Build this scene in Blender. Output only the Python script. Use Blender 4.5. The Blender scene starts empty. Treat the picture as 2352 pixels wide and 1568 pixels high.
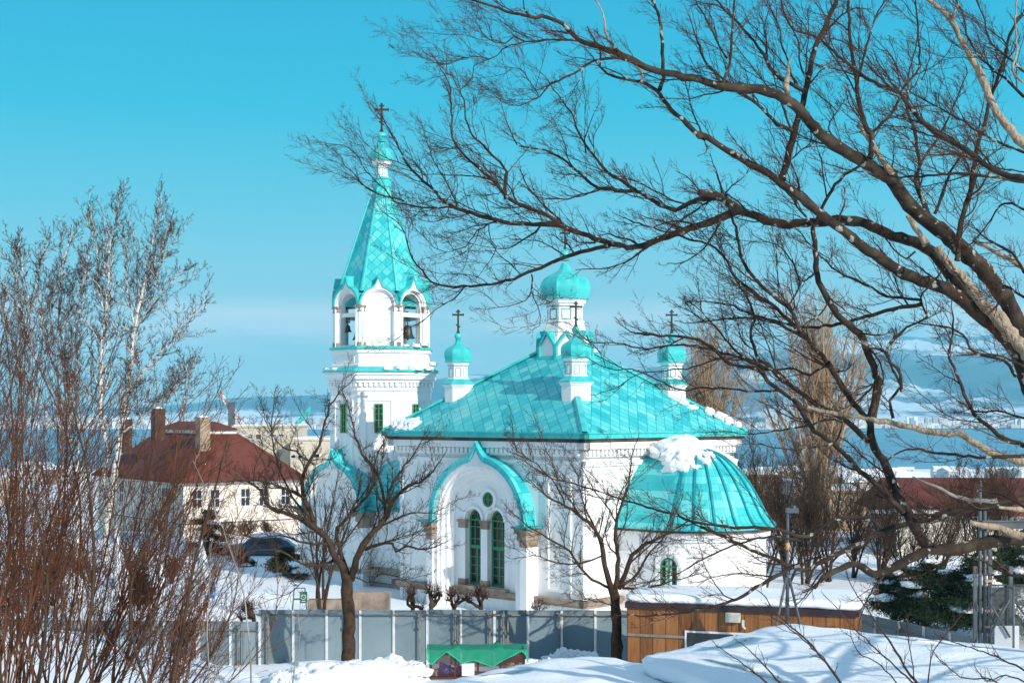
import bpy, math, random
import numpy as np
from mathutils import Matrix, Vector
C = bpy.context.scene.collection
F = 3267.0; CZ = 9.2
rad = math.radians
def P(px, py, d): return ((px-1176)/F*d, d, CZ+(950-py)/F*d)
def zat(py, d): return CZ+(950-py)/F*d
def xat(px, d): return (px-1176)/F*d
# ------------------------------------------------------------ mesh builder
class MB:
    def __init__(s): s.v=[]; s.f=[]; s.uv=[]; s.M=None; s.smooth=[]
    def pt(s,p):
        if s.M is not None: p = s.M @ Vector(p)
        s.v.append((p[0],p[1],p[2])); return len(s.v)-1
    def face(s, pts, uv=None, sm=False):
        s.f.append([s.pt(p) for p in pts]); s.uv.append(uv); s.smooth.append(sm)
    def box(s,x0,x1,y0,y1,z0,z1):
        a=[(x0,y0,z0),(x1,y0,z0),(x1,y1,z0),(x0,y1,z0),(x0,y0,z1),(x1,y0,z1),(x1,y1,z1),(x0,y1,z1)]
        i=[s.pt(p) for p in a]
        for q in ((0,3,2,1),(4,5,6,7),(0,1,5,4),(1,2,6,5),(2,3,7,6),(3,0,4,7)):
            s.f.append([i[k] for k in q]); s.uv.append(None); s.smooth.append(False)
    def loft(s, rings, closed=True, cap0=False, cap1=False, sm=False, uvs=None):
        idx=[[s.pt(p) for p in r] for r in rings]
        n=len(rings[0])
        for a in range(len(rings)-1):
            for b in range(n if closed else n-1):
                c=(b+1)%n
                s.f.append([idx[a][b],idx[a][c],idx[a+1][c],idx[a+1][b]]); s.smooth.append(sm)
                s.uv.append(None if uvs is None else [uvs[a][b],uvs[a][b+1],uvs[a+1][b+1],uvs[a+1][b]])
        if cap0: s.f.append(idx[0][::-1]); s.uv.append(None); s.smooth.append(False)
        if cap1: s.f.append(idx[-1]); s.uv.append(None); s.smooth.append(False)
    def prof(s, prof, n=8, cx=0, cy=0, rot=None, cap0=False, cap1=False, sm=False, sx=1, sy=1):
        """stack of n-gons; prof = (apothem, z)"""
        k=1/math.cos(math.pi/n) if n<=12 else 1
        r0 = math.pi/n if rot is None else rot
        s.loft([[(cx+a*k*sx*math.cos(r0+2*math.pi*i/n), cy+a*k*sy*math.sin(r0+2*math.pi*i/n), z) for i in range(n)] for a,z in prof], True, cap0, cap1, sm)
    def tube(s, p0, p1, r0, r1=None, n=8, cap=True):
        r1 = r0 if r1 is None else r1
        a=Vector(p0); b=Vector(p1); t=(b-a).normalized()
        u=t.orthogonal().normalized(); w=t.cross(u)
        R=[]
        for c,r in ((a,r0),(b,r1)):
            R.append([tuple(c+r*(math.cos(2*math.pi*i/n)*u+math.sin(2*math.pi*i/n)*w)) for i in range(n)])
        s.loft(R,True,cap,cap,True)
    def obj(s, name, mat, parent=None, bevel=0, mats=None):
        me=bpy.data.meshes.new(name)
        me.from_pydata(s.v,[],s.f)
        if any(u is not None for u in s.uv):
            L=me.uv_layers.new(name='UVMap'); d=[]
            for f,u in zip(s.f,s.uv):
                d += ([c for q in u for c in q] if u is not None else [0.0]*(2*len(f)))
            L.data.foreach_set('uv', d)
        me.polygons.foreach_set('use_smooth', s.smooth)
        me.materials.append(mat); me.update()
        o=bpy.data.objects.new(name,me); C.objects.link(o)
        if parent is not None: o.parent=parent
        if bevel:
            m=o.modifiers.new('bevel','BEVEL'); m.width=bevel; m.segments=2; m.limit_method='ANGLE'
        return o
def thing(name,label,cat,loc=(0,0,0),rz=0,group=None):
    o=bpy.data.objects.new(name,None); C.objects.link(o); o.location=loc; o.rotation_euler=(0,0,rz)
    o.empty_display_size=.2
    o['label']=label; o['category']=cat
    if group: o['group']=group
    return o
def tag(o,label,cat,group=None,kind=None):
    o['label']=label; o['category']=cat
    if group: o['group']=group
    if kind: o['kind']=kind
    return o
def structure(o, label=None):
    o['kind']='structure'
    if label: o['label']=label
    return o
# ------------------------------------------------------------ materials
def newmat(name):
    m=bpy.data.materials.new(name); m.use_nodes=True
    nt=m.node_tree; b=nt.nodes['Principled BSDF']; b.inputs['Specular IOR Level'].default_value=.3
    return m,nt,b
def N(nt,t,**k):
    n=nt.nodes.new(t)
    for a,v in k.items(): setattr(n,a,v)
    return n
def ramp(nt, fac, stops, interp='LINEAR'):
    r=N(nt,'ShaderNodeValToRGB'); r.color_ramp.interpolation=interp
    e=r.color_ramp.elements
    while len(e)<len(stops): e.new(.5)
    for q,(p,c) in zip(e,stops): q.position=p; q.color=(*c,1)
    nt.links.new(fac,r.inputs[0]); return r
def noisy(name, c1, c2, scale=3, rough=.8, bump=.0, bscale=None, detail=4, c3=None, spec=.3, obj=True, stretch=None, metal=0, lo=.3, hi=.7):
    m,nt,b=newmat(name); L=nt.links.new
    tc=N(nt,'ShaderNodeTexCoord'); mp=N(nt,'ShaderNodeMapping')
    if stretch: mp.inputs['Scale'].default_value=stretch
    L(tc.outputs['Object'],mp.inputs[0])
    n=N(nt,'ShaderNodeTexNoise'); n.inputs['Scale'].default_value=scale; n.inputs['Detail'].default_value=detail
    L(mp.outputs[0],n.inputs['Vector'])
    st=[(lo,c1),(hi,c2)] if c3 is None else [(lo,c1),((lo+hi)/2,c2),(hi,c3)]
    r=ramp(nt,n.outputs['Fac'],st); L(r.outputs[0],b.inputs['Base Color'])
    b.inputs['Roughness'].default_value=rough; b.inputs['Specular IOR Level'].default_value=spec; b.inputs['Metallic'].default_value=metal
    if bump:
        n2=N(nt,'ShaderNodeTexNoise'); n2.inputs['Scale'].default_value=bscale or scale*4; n2.inputs['Detail'].default_value=5
        L(mp.outputs[0],n2.inputs['Vector'])
        bp=N(nt,'ShaderNodeBump'); bp.inputs['Strength'].default_value=1; bp.inputs['Distance'].default_value=bump
        L(n2.outputs['Fac'],bp.inputs['Height']); L(bp.outputs[0],b.inputs['Normal'])
    return m
def tiles(name, size, aspect=1.0, shift=0, seam=.035, rot=45):
    """diamond copper sheets, one tone per sheet, dark laps; UV in metres"""
    m,nt,b=newmat(name); L=nt.links.new
    uv=N(nt,'ShaderNodeUVMap'); mp=N(nt,'ShaderNodeMapping',vector_type='POINT')
    mp.inputs['Rotation'].default_value=(0,0,rad(rot)); mp.inputs['Scale'].default_value=(1/size,1/(size*aspect),1)
    L(uv.outputs[0],mp.inputs[0])
    fl=N(nt,'ShaderNodeVectorMath',operation='FLOOR'); L(mp.outputs[0],fl.inputs[0])
    fr=N(nt,'ShaderNodeVectorMath',operation='FRACTION'); L(mp.outputs[0],fr.inputs[0])
    wn=N(nt,'ShaderNodeTexWhiteNoise',noise_dimensions='2D'); L(fl.outputs[0],wn.inputs['Vector'])
    nz=N(nt,'ShaderNodeTexNoise'); nz.inputs['Scale'].default_value=.5; nz.inputs['Detail'].default_value=5; L(uv.outputs[0],nz.inputs['Vector'])
    n3=N(nt,'ShaderNodeTexNoise'); n3.inputs['Scale'].default_value=3.5; n3.inputs['Detail'].default_value=5; L(uv.outputs[0],n3.inputs['Vector'])
    a1=N(nt,'ShaderNodeMath',operation='MULTIPLY_ADD'); L(wn.outputs['Value'],a1.inputs[0]); a1.inputs[1].default_value=.5
    a2=N(nt,'ShaderNodeMath',operation='MULTIPLY_ADD'); L(nz.outputs['Fac'],a2.inputs[0]); a2.inputs[1].default_value=.7; a2.inputs[2].default_value=-.28
    a3=N(nt,'ShaderNodeMath',operation='MULTIPLY_ADD'); L(n3.outputs['Fac'],a3.inputs[0]); a3.inputs[1].default_value=.5; mps=N(nt,'ShaderNodeMapping'); mps.inputs['Scale'].default_value=(2.2,.28,1); L(uv.outputs[0],mps.inputs[0]); L(mps.outputs[0],n3.inputs['Vector']); L(a2.outputs[0],a3.inputs[2])
    L(a3.outputs[0],a1.inputs[2])
    r=ramp(nt,a1.outputs[0],[(.0,(.006,.27,.34)),(.25,(.010,.40,.45)),(.5,(.045,.54,.56)),(.75,(.12,.63,.62)),(1.0,(.24,.66,.62))])
    sp=N(nt,'ShaderNodeSeparateXYZ'); L(fr.outputs[0],sp.inputs[0])
    mn=N(nt,'ShaderNodeMath',operation='MINIMUM'); L(sp.outputs[0],mn.inputs[0]); L(sp.outputs[1],mn.inputs[1])
    lt=N(nt,'ShaderNodeMath',operation='LESS_THAN'); L(mn.outputs[0],lt.inputs[0]); lt.inputs[1].default_value=seam/size*1.0
    mx=N(nt,'ShaderNodeMix',data_type='RGBA'); mx.inputs[7].default_value=(.003,.17,.21,1)
    mu=N(nt,'ShaderNodeMath',operation='MULTIPLY'); L(lt.outputs[0],mu.inputs[0]); mu.inputs[1].default_value=.75
    L(mu.outputs[0],mx.inputs[0]); L(r.outputs[0],mx.inputs[6]); L(mx.outputs[2],b.inputs['Base Color'])
    bp=N(nt,'ShaderNodeBump'); bp.inputs['Distance'].default_value=.03; bp.inputs['Strength'].default_value=.8
    ad=N(nt,'ShaderNodeMath',operation='ADD'); L(sp.outputs[0],ad.inputs[0]); L(sp.outputs[1],ad.inputs[1])
    a4=N(nt,'ShaderNodeMath',operation='MULTIPLY_ADD'); L(n3.outputs['Fac'],a4.inputs[0]); a4.inputs[1].default_value=.6; L(ad.outputs[0],a4.inputs[2])
    L(a4.outputs[0],bp.inputs['Height']); L(bp.outputs[0],b.inputs['Normal'])
    b.inputs['Roughness'].default_value=.45; b.inputs['Specular IOR Level'].default_value=.4
    return m
M={}
M['white']=noisy('white_render',(.75,.735,.715),(.90,.885,.87),1.1,.75,.006,9,c3=(.84,.825,.81),stretch=(1.2,1.2,.35),detail=8,lo=.25,hi=.75)
M['teal']=noisy('green_copper',(.012,.40,.42),(.07,.56,.54),1.3,.42,.006,9,c3=(.03,.47,.48),spec=.4)
M['tealdark']=noisy('green_trim_rib_shade',(.005,.22,.26),(.012,.33,.36),3,.5)
M['tile']=tiles('copper_diamond_roof',.48,1.0,rot=45,seam=.03)
M['tile2']=tiles('copper_diamond_spire',.40,1.0,rot=45,seam=.022)
M['tile3']=tiles('copper_curved_sheets',.9,.45,rot=0,seam=.02)
M['stone']=noisy('brown_stone',(.20,.145,.11),(.42,.33,.26),1.6,.9,.02,12)
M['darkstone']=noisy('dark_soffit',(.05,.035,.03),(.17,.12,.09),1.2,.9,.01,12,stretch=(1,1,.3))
M['green']=noisy('green_window_paint',(.04,.22,.09),(.07,.31,.14),4,.5)
M['glass'],_,b_=newmat('dark_glass'); b_.inputs['Base Color'].default_value=(.012,.018,.02,1); b_.inputs['Roughness'].default_value=.08; b_.inputs['Specular IOR Level'].default_value=.7
M['bronze']=noisy('dark_bronze',(.022,.03,.022),(.07,.075,.045),6,.45,spec=.5,metal=.5)
M['snow']=noisy('snow',(.86,.88,.91),(.93,.94,.95),1.2,.6,.02,9,spec=.2)
nt=M['snow'].node_tree
M['snowrough']=noisy('lumpy_snow',(.84,.86,.89),(.94,.945,.95),1.5,.7,.10,3.5,spec=.2)
M['bark']=noisy('dark_bark',(.022,.014,.010),(.075,.048,.033),3,.95,.03,14,c3=(.040,.026,.019),spec=.1)
M['twig']=noisy('brown_twig',(.05,.022,.016),(.13,.06,.042),2,.9,spec=.1)
M['redtwig']=noisy('reddish_shrub_stem',(.07,.028,.016),(.18,.078,.042),2,.85,spec=.15)
M['tan']=noisy('tan_poplar_twig',(.32,.21,.13),(.50,.35,.23),1,.9,spec=.1)
M['greytwig']=noisy('grey_brown_twig',(.040,.026,.019),(.10,.068,.048),1.5,.9,spec=.1)
M['needle']=noisy('conifer_needle',(.008,.018,.008),(.03,.05,.02),1.2,.9)
M['metal']=noisy('grey_painted_steel',(.05,.06,.07),(.11,.12,.13),2,.5,spec=.5)
M['alu']=noisy('pale_aluminium',(.55,.57,.60),(.75,.76,.78),3,.4,spec=.5)
M['pipe']=noisy('weathered_pipe',(.12,.10,.085),(.26,.23,.20),4,.55,spec=.5)
# bark with lichen
def lichen_bark():
    m,nt,b=newmat('lichen_bark'); L=nt.links.new
    tc=N(nt,'ShaderNodeTexCoord'); n=N(nt,'ShaderNodeTexNoise'); n.inputs['Scale'].default_value=5; n.inputs['Detail'].default_value=6
    L(tc.outputs['Object'],n.inputs['Vector'])
    r=ramp(nt,n.outputs['Fac'],[(.3,(.016,.011,.008)),(.5,(.040,.028,.020)),(.7,(.085,.062,.043))])
    v=N(nt,'ShaderNodeTexNoise'); v.inputs['Scale'].default_value=9; v.inputs['Detail'].default_value=3; L(tc.outputs['Object'],v.inputs['Vector'])
    r2=ramp(nt,v.outputs['Fac'],[(.63,(0,0,0)),(.66,(1,1,1))])
    mx=N(nt,'ShaderNodeMix',data_type='RGBA'); L(r2.outputs[0],mx.inputs[0]); L(r.outputs[0],mx.inputs[6]); mx.inputs[7].default_value=(.36,.36,.31,1)
    L(mx.outputs[2],b.inputs['Base Color']); b.inputs['Roughness'].default_value=.9
    bp=N(nt,'ShaderNodeBump'); bp.inputs['Distance'].default_value=.03; L(n.outputs['Fac'],bp.inputs['Height']); L(bp.outputs[0],b.inputs['Normal'])
    return m
M['lichen']=lichen_bark()
M['deadwood']=noisy('bleached_dead_wood',(.07,.045,.028),(.46,.36,.26),3.2,.9,.06,14,c3=(.22,.15,.10),spec=.1,detail=8,stretch=(1.6,.7,1.2))
M['deadgrey']=noisy('pale_dead_wood',(.16,.13,.11),(.42,.38,.34),3,.85,.01,20)
# ============================================================ CHURCH
TH=rad(-43.0)
CX,CY=2.649,71.11
SL,SR=13.19,12.62      # eave lengths: local x, local y
cc,ss=math.cos(TH),math.sin(TH)
def loc(px, yl=None, xl=None):
    """church-local coordinate seen at view column px on plane local y=yl or local x=xl"""
    k=(px-1176)/F
    # world = C + xl*(cc,ss) + yl*(-ss,cc);  X = k*Y
    if yl is not None:
        return (k*(CY+yl*cc)-(CX-yl*ss))/(cc-k*ss)
    return (k*(CY+xl*ss)-(CX+xl*cc))/(-ss-k*cc)
def depth(xl,yl): return CY+xl*ss+yl*cc
def zc(py,xl,yl): return zat(py, depth(xl,yl))
church=thing('orthodox_church','white church with turquoise copper roofs, onion cupolas and a tall octagonal bell tower','church',(CX,CY,0),TH)
EO=.62
wx,wy=SL/2-EO,SR/2-EO
ZE=8.35; ZA=12.95
def path(r,zs,zb,n=28,y=0,peak=0,pw=.32,cx=0):
    if n==28 or n==36: n=64
    """door-shaped outline from (-r,zb) up over the arch down to (r,zb); optional ogee peak"""
    pts=[(cx-r,y,zb)]
    for i in range(n+1):
        a=math.pi*(1-i/n); x=r*math.cos(a); z=zs+r*math.sin(a)
        if peak:
            t=max(0,1-abs(x)/(pw*r)); z+=peak*t**1.45
        pts.append((cx+x,y,z))
    pts.append((cx+r,y,zb)); return pts
def facepath(mb,pts):
    """fill a door outline with vertical strips"""
    n=len(pts)
    for i in range(n//2):
        j=n-1-i
        if i+1<j-1+1 and i+1<=j-1:
            mb.face([pts[i],pts[j],pts[j-1],pts[i+1]])
def wall_with_arch(mb, x0,x1,z0,z1, holes, y0, y1):
    """solid plate between y0 (front) and y1 with arched holes (cx,r,zs,zb)"""
    hs=sorted(holes); x=x0
    for cx,r,zs,zb in hs:
        if cx-r-x>1e-4: mb.box(x,cx-r,y0,y1,z0,z1)
        if zb>z0: mb.box(cx-r,cx+r,y0,y1,z0,zb)
        n=14
        for i in range(n):
            a0=math.pi*(1-i/n); a1=math.pi*(1-(i+1)/n)
            xa,za=cx+r*math.cos(a0),zs+r*math.sin(a0); xb,zb2=cx+r*math.cos(a1),zs+r*math.sin(a1)
            for y,fl in ((y0,0),(y1,1)):
                q=[(xa,y,za),(xb,y,zb2),(xb,y,z1),(xa,y,z1)]
                mb.face(q[::-1] if fl else q)
            mb.face([(xa,y1,za),(xb,y1,zb2),(xb,y0,zb2),(xa,y0,za)])
        mb.face([(cx-r,y0,z1),(cx+r,y0,z1),(cx+r,y1,z1),(cx-r,y1,z1)])
        x=cx+r
    if x1-x>1e-4: mb.box(x,x1,y0,y1,z0,z1)
FR={'S':Matrix.Identity(4),'E':Matrix.Rotation(rad(90),4,'Z'),'N':Matrix.Rotation(rad(180),4,'Z'),'W':Matrix.Rotation(rad(-90),4,'Z')}
# --- main body walls (front face S = local -y, E = local +x)
YF=-wy-.68; pcx=loc(1094,yl=YF); pz=zc(1200,pcx,YF)
mb=MB(); mb.box(-wx,wx,-wy+1.2,wy,-1.5,ZE-.2); mb.box(-wx,pcx-2.04,-wy,-wy+1.2,-1.5,ZE-.2); mb.box(pcx+2.04,wx,-wy,-wy+1.2,-1.5,ZE-.2); mb.box(pcx-2.04,pcx+2.04,-wy,-wy+1.2,pz+2.0,ZE-.2); mb.obj('wall',M['white'],church)
mb=MB()
for k,(hx,hy) in {'S':(wx,wy),'E':(wy,wx),'N':(wx,wy),'W':(wy,wx)}.items():
    mb.M=FR[k]
    for z0,z1,p in ((7.62,7.93,.42),(7.28,7.6,.22),(6.96,7.10,.16),(6.86,6.96,.10)):
        mb.box(-hx-p,hx+p,-hy-p,-hy+.01,z0,z1)
    mb.box(-hx-.34,hx+.34,-hy-.34,-hy,7.93,8.0)
mb.obj('cornice',M['white'],church)
for k,(hx,hy) in {'S':(wx,wy),'E':(wy,wx)}.items():
    mb=MB(); mb.M=FR[k]; n=int(2*hx/.28)
    for i in range(n):
        x=-hx+.1+i*(2*hx-.2)/(n-1)
        mb.box(x-.085,x+.085,-hy-.34,-hy-.215,7.36,7.60)
    mb.obj('dentil_course',M['white'],church)
mb=MB()
for k,(hx,hy) in {'S':(wx,wy),'E':(wy,wx),'N':(wx,wy),'W':(wy,wx)}.items():
    mb.M=FR[k]; mb.box(-hx-.3,hx+.3,-hy-.3,-hy+.02,.72,.95); mb.box(-hx-.2,hx+.2,-hy-.2,-hy+.02,.6,.72)
mb.obj('stone_ledge',M['stone'],church,.02)
# corner pilasters and shallow wall panels
mb=MB()
mb.M=FR['S']
def frame(mb,x0,x1,z0,z1,y,w=.09,t=.05):
    mb.box(x0,x0+w,y-t,y+.01,z0,z1); mb.box(x1-w,x1,y-t,y+.01,z0,z1); mb.box(x0+w,x1-w,y-t,y+.01,z0,z0+w); mb.box(x0+w,x1-w,y-t,y+.01,z1-w,z1)
xl_a=loc(1257,yl=-wy); xl_b=loc(1313,yl=-wy)
frame(mb,xl_a,xl_b,1.2,6.3,-wy,.12,.07)
frame(mb,-wx+.7,-wx+2.1,1.4,4.0,-wy,.12,.07)
mb.M=FR['E']; frame(mb,-wy+.6,-wy+1.9,1.2,6.3,-wx,.12,.07); frame(mb,wy-1.6,wy-.5,4.9,6.3,-wx,.12,.07)
mb.obj('wall_panel_moulding',M['white'],church)
# --- pyramid roof
hx,hy=SL/2,SR/2
mb=MB()
ap=(0,0,ZA)
cs=[(-hx,-hy,ZE),(hx,-hy,ZE),(hx,hy,ZE),(-hx,hy,ZE)]
for i in range(4):
    a,b=cs[i],cs[(i+1)%4]; w=math.dist(a,b); h=math.sqrt(((hy if i%2==0 else hx))**2+(ZA-ZE)**2)
    off=20+i*37.3
    mb.face([a,b,ap],[(off,0),(off+w,0),(off+w/2,h)])
mb.face([c for c in cs][::-1])
mb.obj('roof',M['tile'],church)
mb=MB()  # eave fascia + gutter lip
for k,(a,b) in {'S':(hx,hy),'E':(hy,hx),'N':(hx,hy),'W':(hy,hx)}.items():
    mb.M=FR[k]
    mb.box(-a-.03,a+.03,-b-.03,-b+.28,8.10,ZE-.035)
    mb.box(-a-.09,a+.09,-b-.09,-b+.1,ZE-.03,ZE+.035)
mb.obj('eave_fascia',M['teal'],church)
mb=MB()  # hip caps
for sx_,sy_ in ((-1,-1),(1,-1),(1,1),(-1,1)):
    a=Vector((sx_*hx,sy_*hy,ZE+.04)); b=Vector((0,0,ZA+.06))
    d=(b-a).normalized(); nrm=Vector((-d.y,d.x,0)).normalized(); up=d.cross(nrm)*-1
    if up.z<0: up=-up
    r=[]
    for q in (a,b): r.append([q-nrm*.20-up*.07,q-nrm*.1+up*.05,q+nrm*.1+up*.05,q+nrm*.20-up*.07])
    mb.loft(r,False)
mb.obj('hip_cap',M['teal'],church)
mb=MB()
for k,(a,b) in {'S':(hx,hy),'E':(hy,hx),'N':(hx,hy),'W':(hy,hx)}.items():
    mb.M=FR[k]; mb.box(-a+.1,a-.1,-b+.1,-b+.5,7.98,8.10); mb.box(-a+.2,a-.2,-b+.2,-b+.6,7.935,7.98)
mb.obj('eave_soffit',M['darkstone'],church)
# snow patches lying on the roof
rng=random.Random(5)
def lump(mb, pts_top, th, up=(0,0,1), n=24, seed=0):
    pass
def blob(mb, c, rx, ry, rz, M3=None, seed=0, amp=.25, nu=28, nv=12, floor=-.15):
    """lumpy heap of snow"""
    from mathutils import noise as mn_
    rings=[]
    for j in range(nv+1):
        t=j/nv; el=rad(-25)+t*rad(115)
        ring=[]
        for i in range(nu):
            a=2*math.pi*i/nu
            d=Vector((math.cos(el)*math.cos(a),math.cos(el)*math.sin(a),math.sin(el)))
            k=1+amp*1.7*mn_.fractal(d*1.7+Vector((seed*3.7,seed*1.3,0)),1.0,2.0,3)+amp*.5*mn_.noise(d*7+Vector((seed,0,5)))
            p=Vector((rx*k*d.x, ry*k*d.y, max(floor,d.z)*rz*k))
            if M3 is not None: p=M3@p
            ring.append((c[0]+p.x,c[1]+p.y,c[2]+p.z))
        rings.append(ring)
    mb.loft(rings,True,True,True,True)
pitchE=math.atan2(ZA-ZE,hx); pitchS=math.atan2(ZA-ZE,hy)
def patch(lst):
    mb=MB()
    for q in lst: blob(mb,*q)
    mb.obj('snow_patch',M['snowrough'],church)
R_=Matrix.Rotation(pitchE,3,'Y'); H_=ZA-ZE
patch([((hx*t,hy*t-.12,ZE+H_*(1-t)+.04),.55*w,.75*w,.2,R_,int(t*99)) for t,w in ((.80,.45),(.86,.6),(.9,.5),(.95,.35))])
patch([((hx*t,hy*t-.75,ZE+H_*(1-t)),.3*w,.85*w,.12,R_,int(t*99)) for t,w in ((.70,.5),(.75,.5))])
R_=Matrix.Rotation(pitchS,3,'X')
patch([((x,-hy+.45,ZE+.30),.55*w,.6*w,.22,R_,int(-x*10)) for x,w in ((-5.6,.9),(-5.1,1.0),(-4.75,.6),(-6.0,.6))])
patch([((.9,1.0,12.3),.3,.3,.25,None,8)]); patch([((-4.1*.9,-3.9*.9+.1,9.9),.3,.3,.2,None,9)])
# --- ogee-arched portal bay on the S wall
def portal(cx, y_wall, y_front, r, zs, peak, zb, parent, layers, inner, fill=True, bname='portal_bay'):
    mb=MB(); yf=y_front
    seq=[(r,yf)]+layers
    rings=[path(rr,zs,zb,28,yy,0,.24,cx) for q,(rr,yy) in enumerate(seq)]
    rings=[path(r,zs,zb,28,y_wall+.01,peak,.17,cx)]+[path(r,zs,zb,28,yf,peak,.17,cx)]+[path(rr,zs,zb,28,yy,0,.24,cx) for q,(rr,yy) in enumerate(layers)]
    mb.loft(rings,False)
    if fill: facepath(mb,rings[-1])
    mb.obj(bname,M['white'],parent)
    mb=MB()   # copper band over the arch
    R1=r+.11; R0=r-.02
    a=path(R1,zs,zs-.02,36,yf-.12,peak+.1,.17,cx)[1:-1]; b=path(R1,zs,zs-.02,36,y_wall+.02,peak+.1,.17,cx)[1:-1]
    c=path(R0-.14,zs,zs-.02,36,yf-.12,peak+.04,.17,cx)[1:-1]; d=path(R0-.14,zs,zs-.02,36,yf-.004,peak+.04,.17,cx)[1:-1]
    le=[0]
    for i in range(1,len(a)): le.append(le[-1]+math.dist(a[i],a[i-1]))
    uvs=[[(q,0) for q in le],[(q,.3) for q in le],[(q,.6) for q in le],[(q,.6+abs(y_wall-yf)) for q in le]]
    mb.loft([d,c,a,b],False,sm=False,uvs=uvs)
    mb.box(cx-r-.55,cx-r+.42,yf-.45,y_wall,zs-.1,zs); mb.box(cx+r-.42,cx+r+.55,yf-.45,y_wall,zs-.1,zs)
    mb.obj('arch_roof',M['tile3'],parent)
    for s_ in (-1,1):
        mb=MB(); X=cx+s_*r
        lo_,hi_=(X-.42,X+.34) if s_<0 else (X-.34,X+.42)
        mb.box(lo_,hi_,yf-.32,y_wall,zs-.35,zs-.1); mb.box(lo_+.1,hi_-.1,yf-.22,y_wall,zs-.62,zs-.35); mb.box(lo_+.18,hi_-.18,yf-.14,y_wall,zs-.95,zs-.62)
        mb.obj('capital',M['stone'],parent)
    for s_ in (-1,1):
        mb=MB(); X=cx+s_*r
        lo_,hi_=(X-.24,X+.16) if s_<0 else (X-.16,X+.24)
        mb.box(lo_,hi_,yf-.1,y_wall,zb,zs-.95)
        mb.obj('pilaster',M['white'],parent)
YF=-wy-.68
pcx=loc(1094,yl=YF)
pz=zc(1200,pcx,YF)
prr=3.02
def arched_window(name, parent, cx, y, r, zs, zb, nx=2, rows=(0.35,), panes=3, depth_=.06, arch=True):
    fr=MB(); w=.085
    # outer ring
    o=path(r,zs,zb,16,y,0,.3,cx); i_=path(r-w,zs,zb+w,16,y,0,.3,cx); o2=path(r,zs,zb,16,y+depth_,0,.3,cx); i2=path(r-w,zs,zb+w,16,y+depth_,0,.3,cx)
    fr.loft([o2,o,i_,i2],False)
    fr.box(cx-r+w,cx+r-w,y,y+depth_,zb,zb+w)
    zt=zs-.0
    fr.box(cx-r+w,cx+r-w,y+.005,y+depth_,zs-.05,zs+.03)
    zm=zb+(zs-zb)*.58
    fr.box(cx-r+w,cx+r-w,y+.003,y+depth_,zm-.08,zm+.08)
    fr.box(cx-.045,cx+.045,y+.012,y+depth_,zb+w,zm-.08)
    t=.022
    for q in range(1,panes+1):
        z=zb+w+(zm-.08-zb-w)*q/(panes+1)
        fr.box(cx-r+w,cx-.045,y+.02,y+depth_,z-t,z+t); fr.box(cx+.045,cx+r-w,y+.02,y+depth_,z-t,z+t)
    for xx in (-.33*r,.33*r): fr.box(cx+xx-t,cx+xx+t,y+.02,y+depth_,zm+.08,zs-.05)
    for q in (.25,.75):
        z=zm+.08+(zs-.05-zm-.08)*q
        fr.box(cx-r+w,cx+r-w,y+.024,y+depth_,z-t,z+t)
    for a in (45,90,135):
        ca,sa=math.cos(rad(a)),math.sin(rad(a))
        fr.tube((cx,y+.035,zs),(cx+ca*(r-w),y+.035,zs+sa*(r-w)),.02,n=4)
    o=fr.obj(name,M['green'],parent)
    g=MB(); facepath(g,path(r-.02,zs,zb+.02,16,y+depth_-.012,0,.3,cx)); g.obj('pane',M['glass'],o)
    return o
y1=YF+.95   # window wall plane (recessed)
mw=MB()
layers=[(2.62,YF),(2.58,YF+.10),(2.45,YF+.12),(2.40,YF+.28),(2.22,YF+.30),(2.18,YF+.48),(2.0,YF+.5),(1.95,YF+.62)]
portal(pcx,-wy,YF,prr,pz,.58,-1.5,church,layers,None,False,bname='portal_bay')
# carve: the recessed plate with two arched lights and a roundel
kx1=loc(862+577/2.4087-.7,yl=y1); kx2=loc(862+700/2.4087-.7,yl=y1)
wr=.52; zsw=zc(976.5+520/2.4087,kx1,y1); zbw=zc(976.5+878/2.4087,kx1,y1)
mb=MB()
pl=YF+.60
wall_with_arch(mb,pcx-2.0,pcx+2.0,-1.5,pz+1.97,[(kx1,wr,zsw,zbw),(kx2,wr,zsw,zbw)],pl,y1+.02)
kxr=loc(861.6+632/2.4087,yl=y1); zr=zc(976.5+408/2.4087,kxr,y1)
mb.obj('window_wall',M['white'],church)
arched_window('window',church,kx1,y1-.14,wr-.02,zsw,zbw+.02)
arched_window('window',church,kx2,y1-.14,wr-.02,zsw,zbw+.02)
mb=MB(); mb.box(kx1-wr-.42,kx2+wr+.3,pl-.30,pl-.003,zbw-.16,zbw-.02); mb.box(kx1-wr+.01,kx1+wr-.01,pl-.01,y1-.15,zbw+.003,zbw+.03);mb.box(kx2-wr+.01,kx2+wr-.01,pl-.01,y1-.15,zbw+.003,zbw+.03)
mb.obj('window_sill',M['stone'],church,.01)
mb=MB()
xm=(kx1+kx2)/2; hw=(kx2-kx1)/2-wr
for xx,hh in ((xm,hw),(kx1-wr-hw,hw)):
    mb.box(xx-hh-.07,xx+hh+.07,pl-.16,pl+.12,zsw-.12,zsw); mb.box(xx-hh-.03,xx+hh+.03,pl-.12,pl+.1,zsw-.4,zsw-.12)
    mb.box(xx-hh-.04,xx+hh+.04,pl-.12,pl+.1,zbw-.02,zbw+.26)
mb.obj('window_capital',M['stone'],church,.01)
mb=MB()
for xx,hh in ((xm,hw),(kx1-wr-hw,hw)): mb.box(xx-hh,xx+hh,pl-.09,pl+.05,zbw+.26,zsw-.4)
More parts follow.
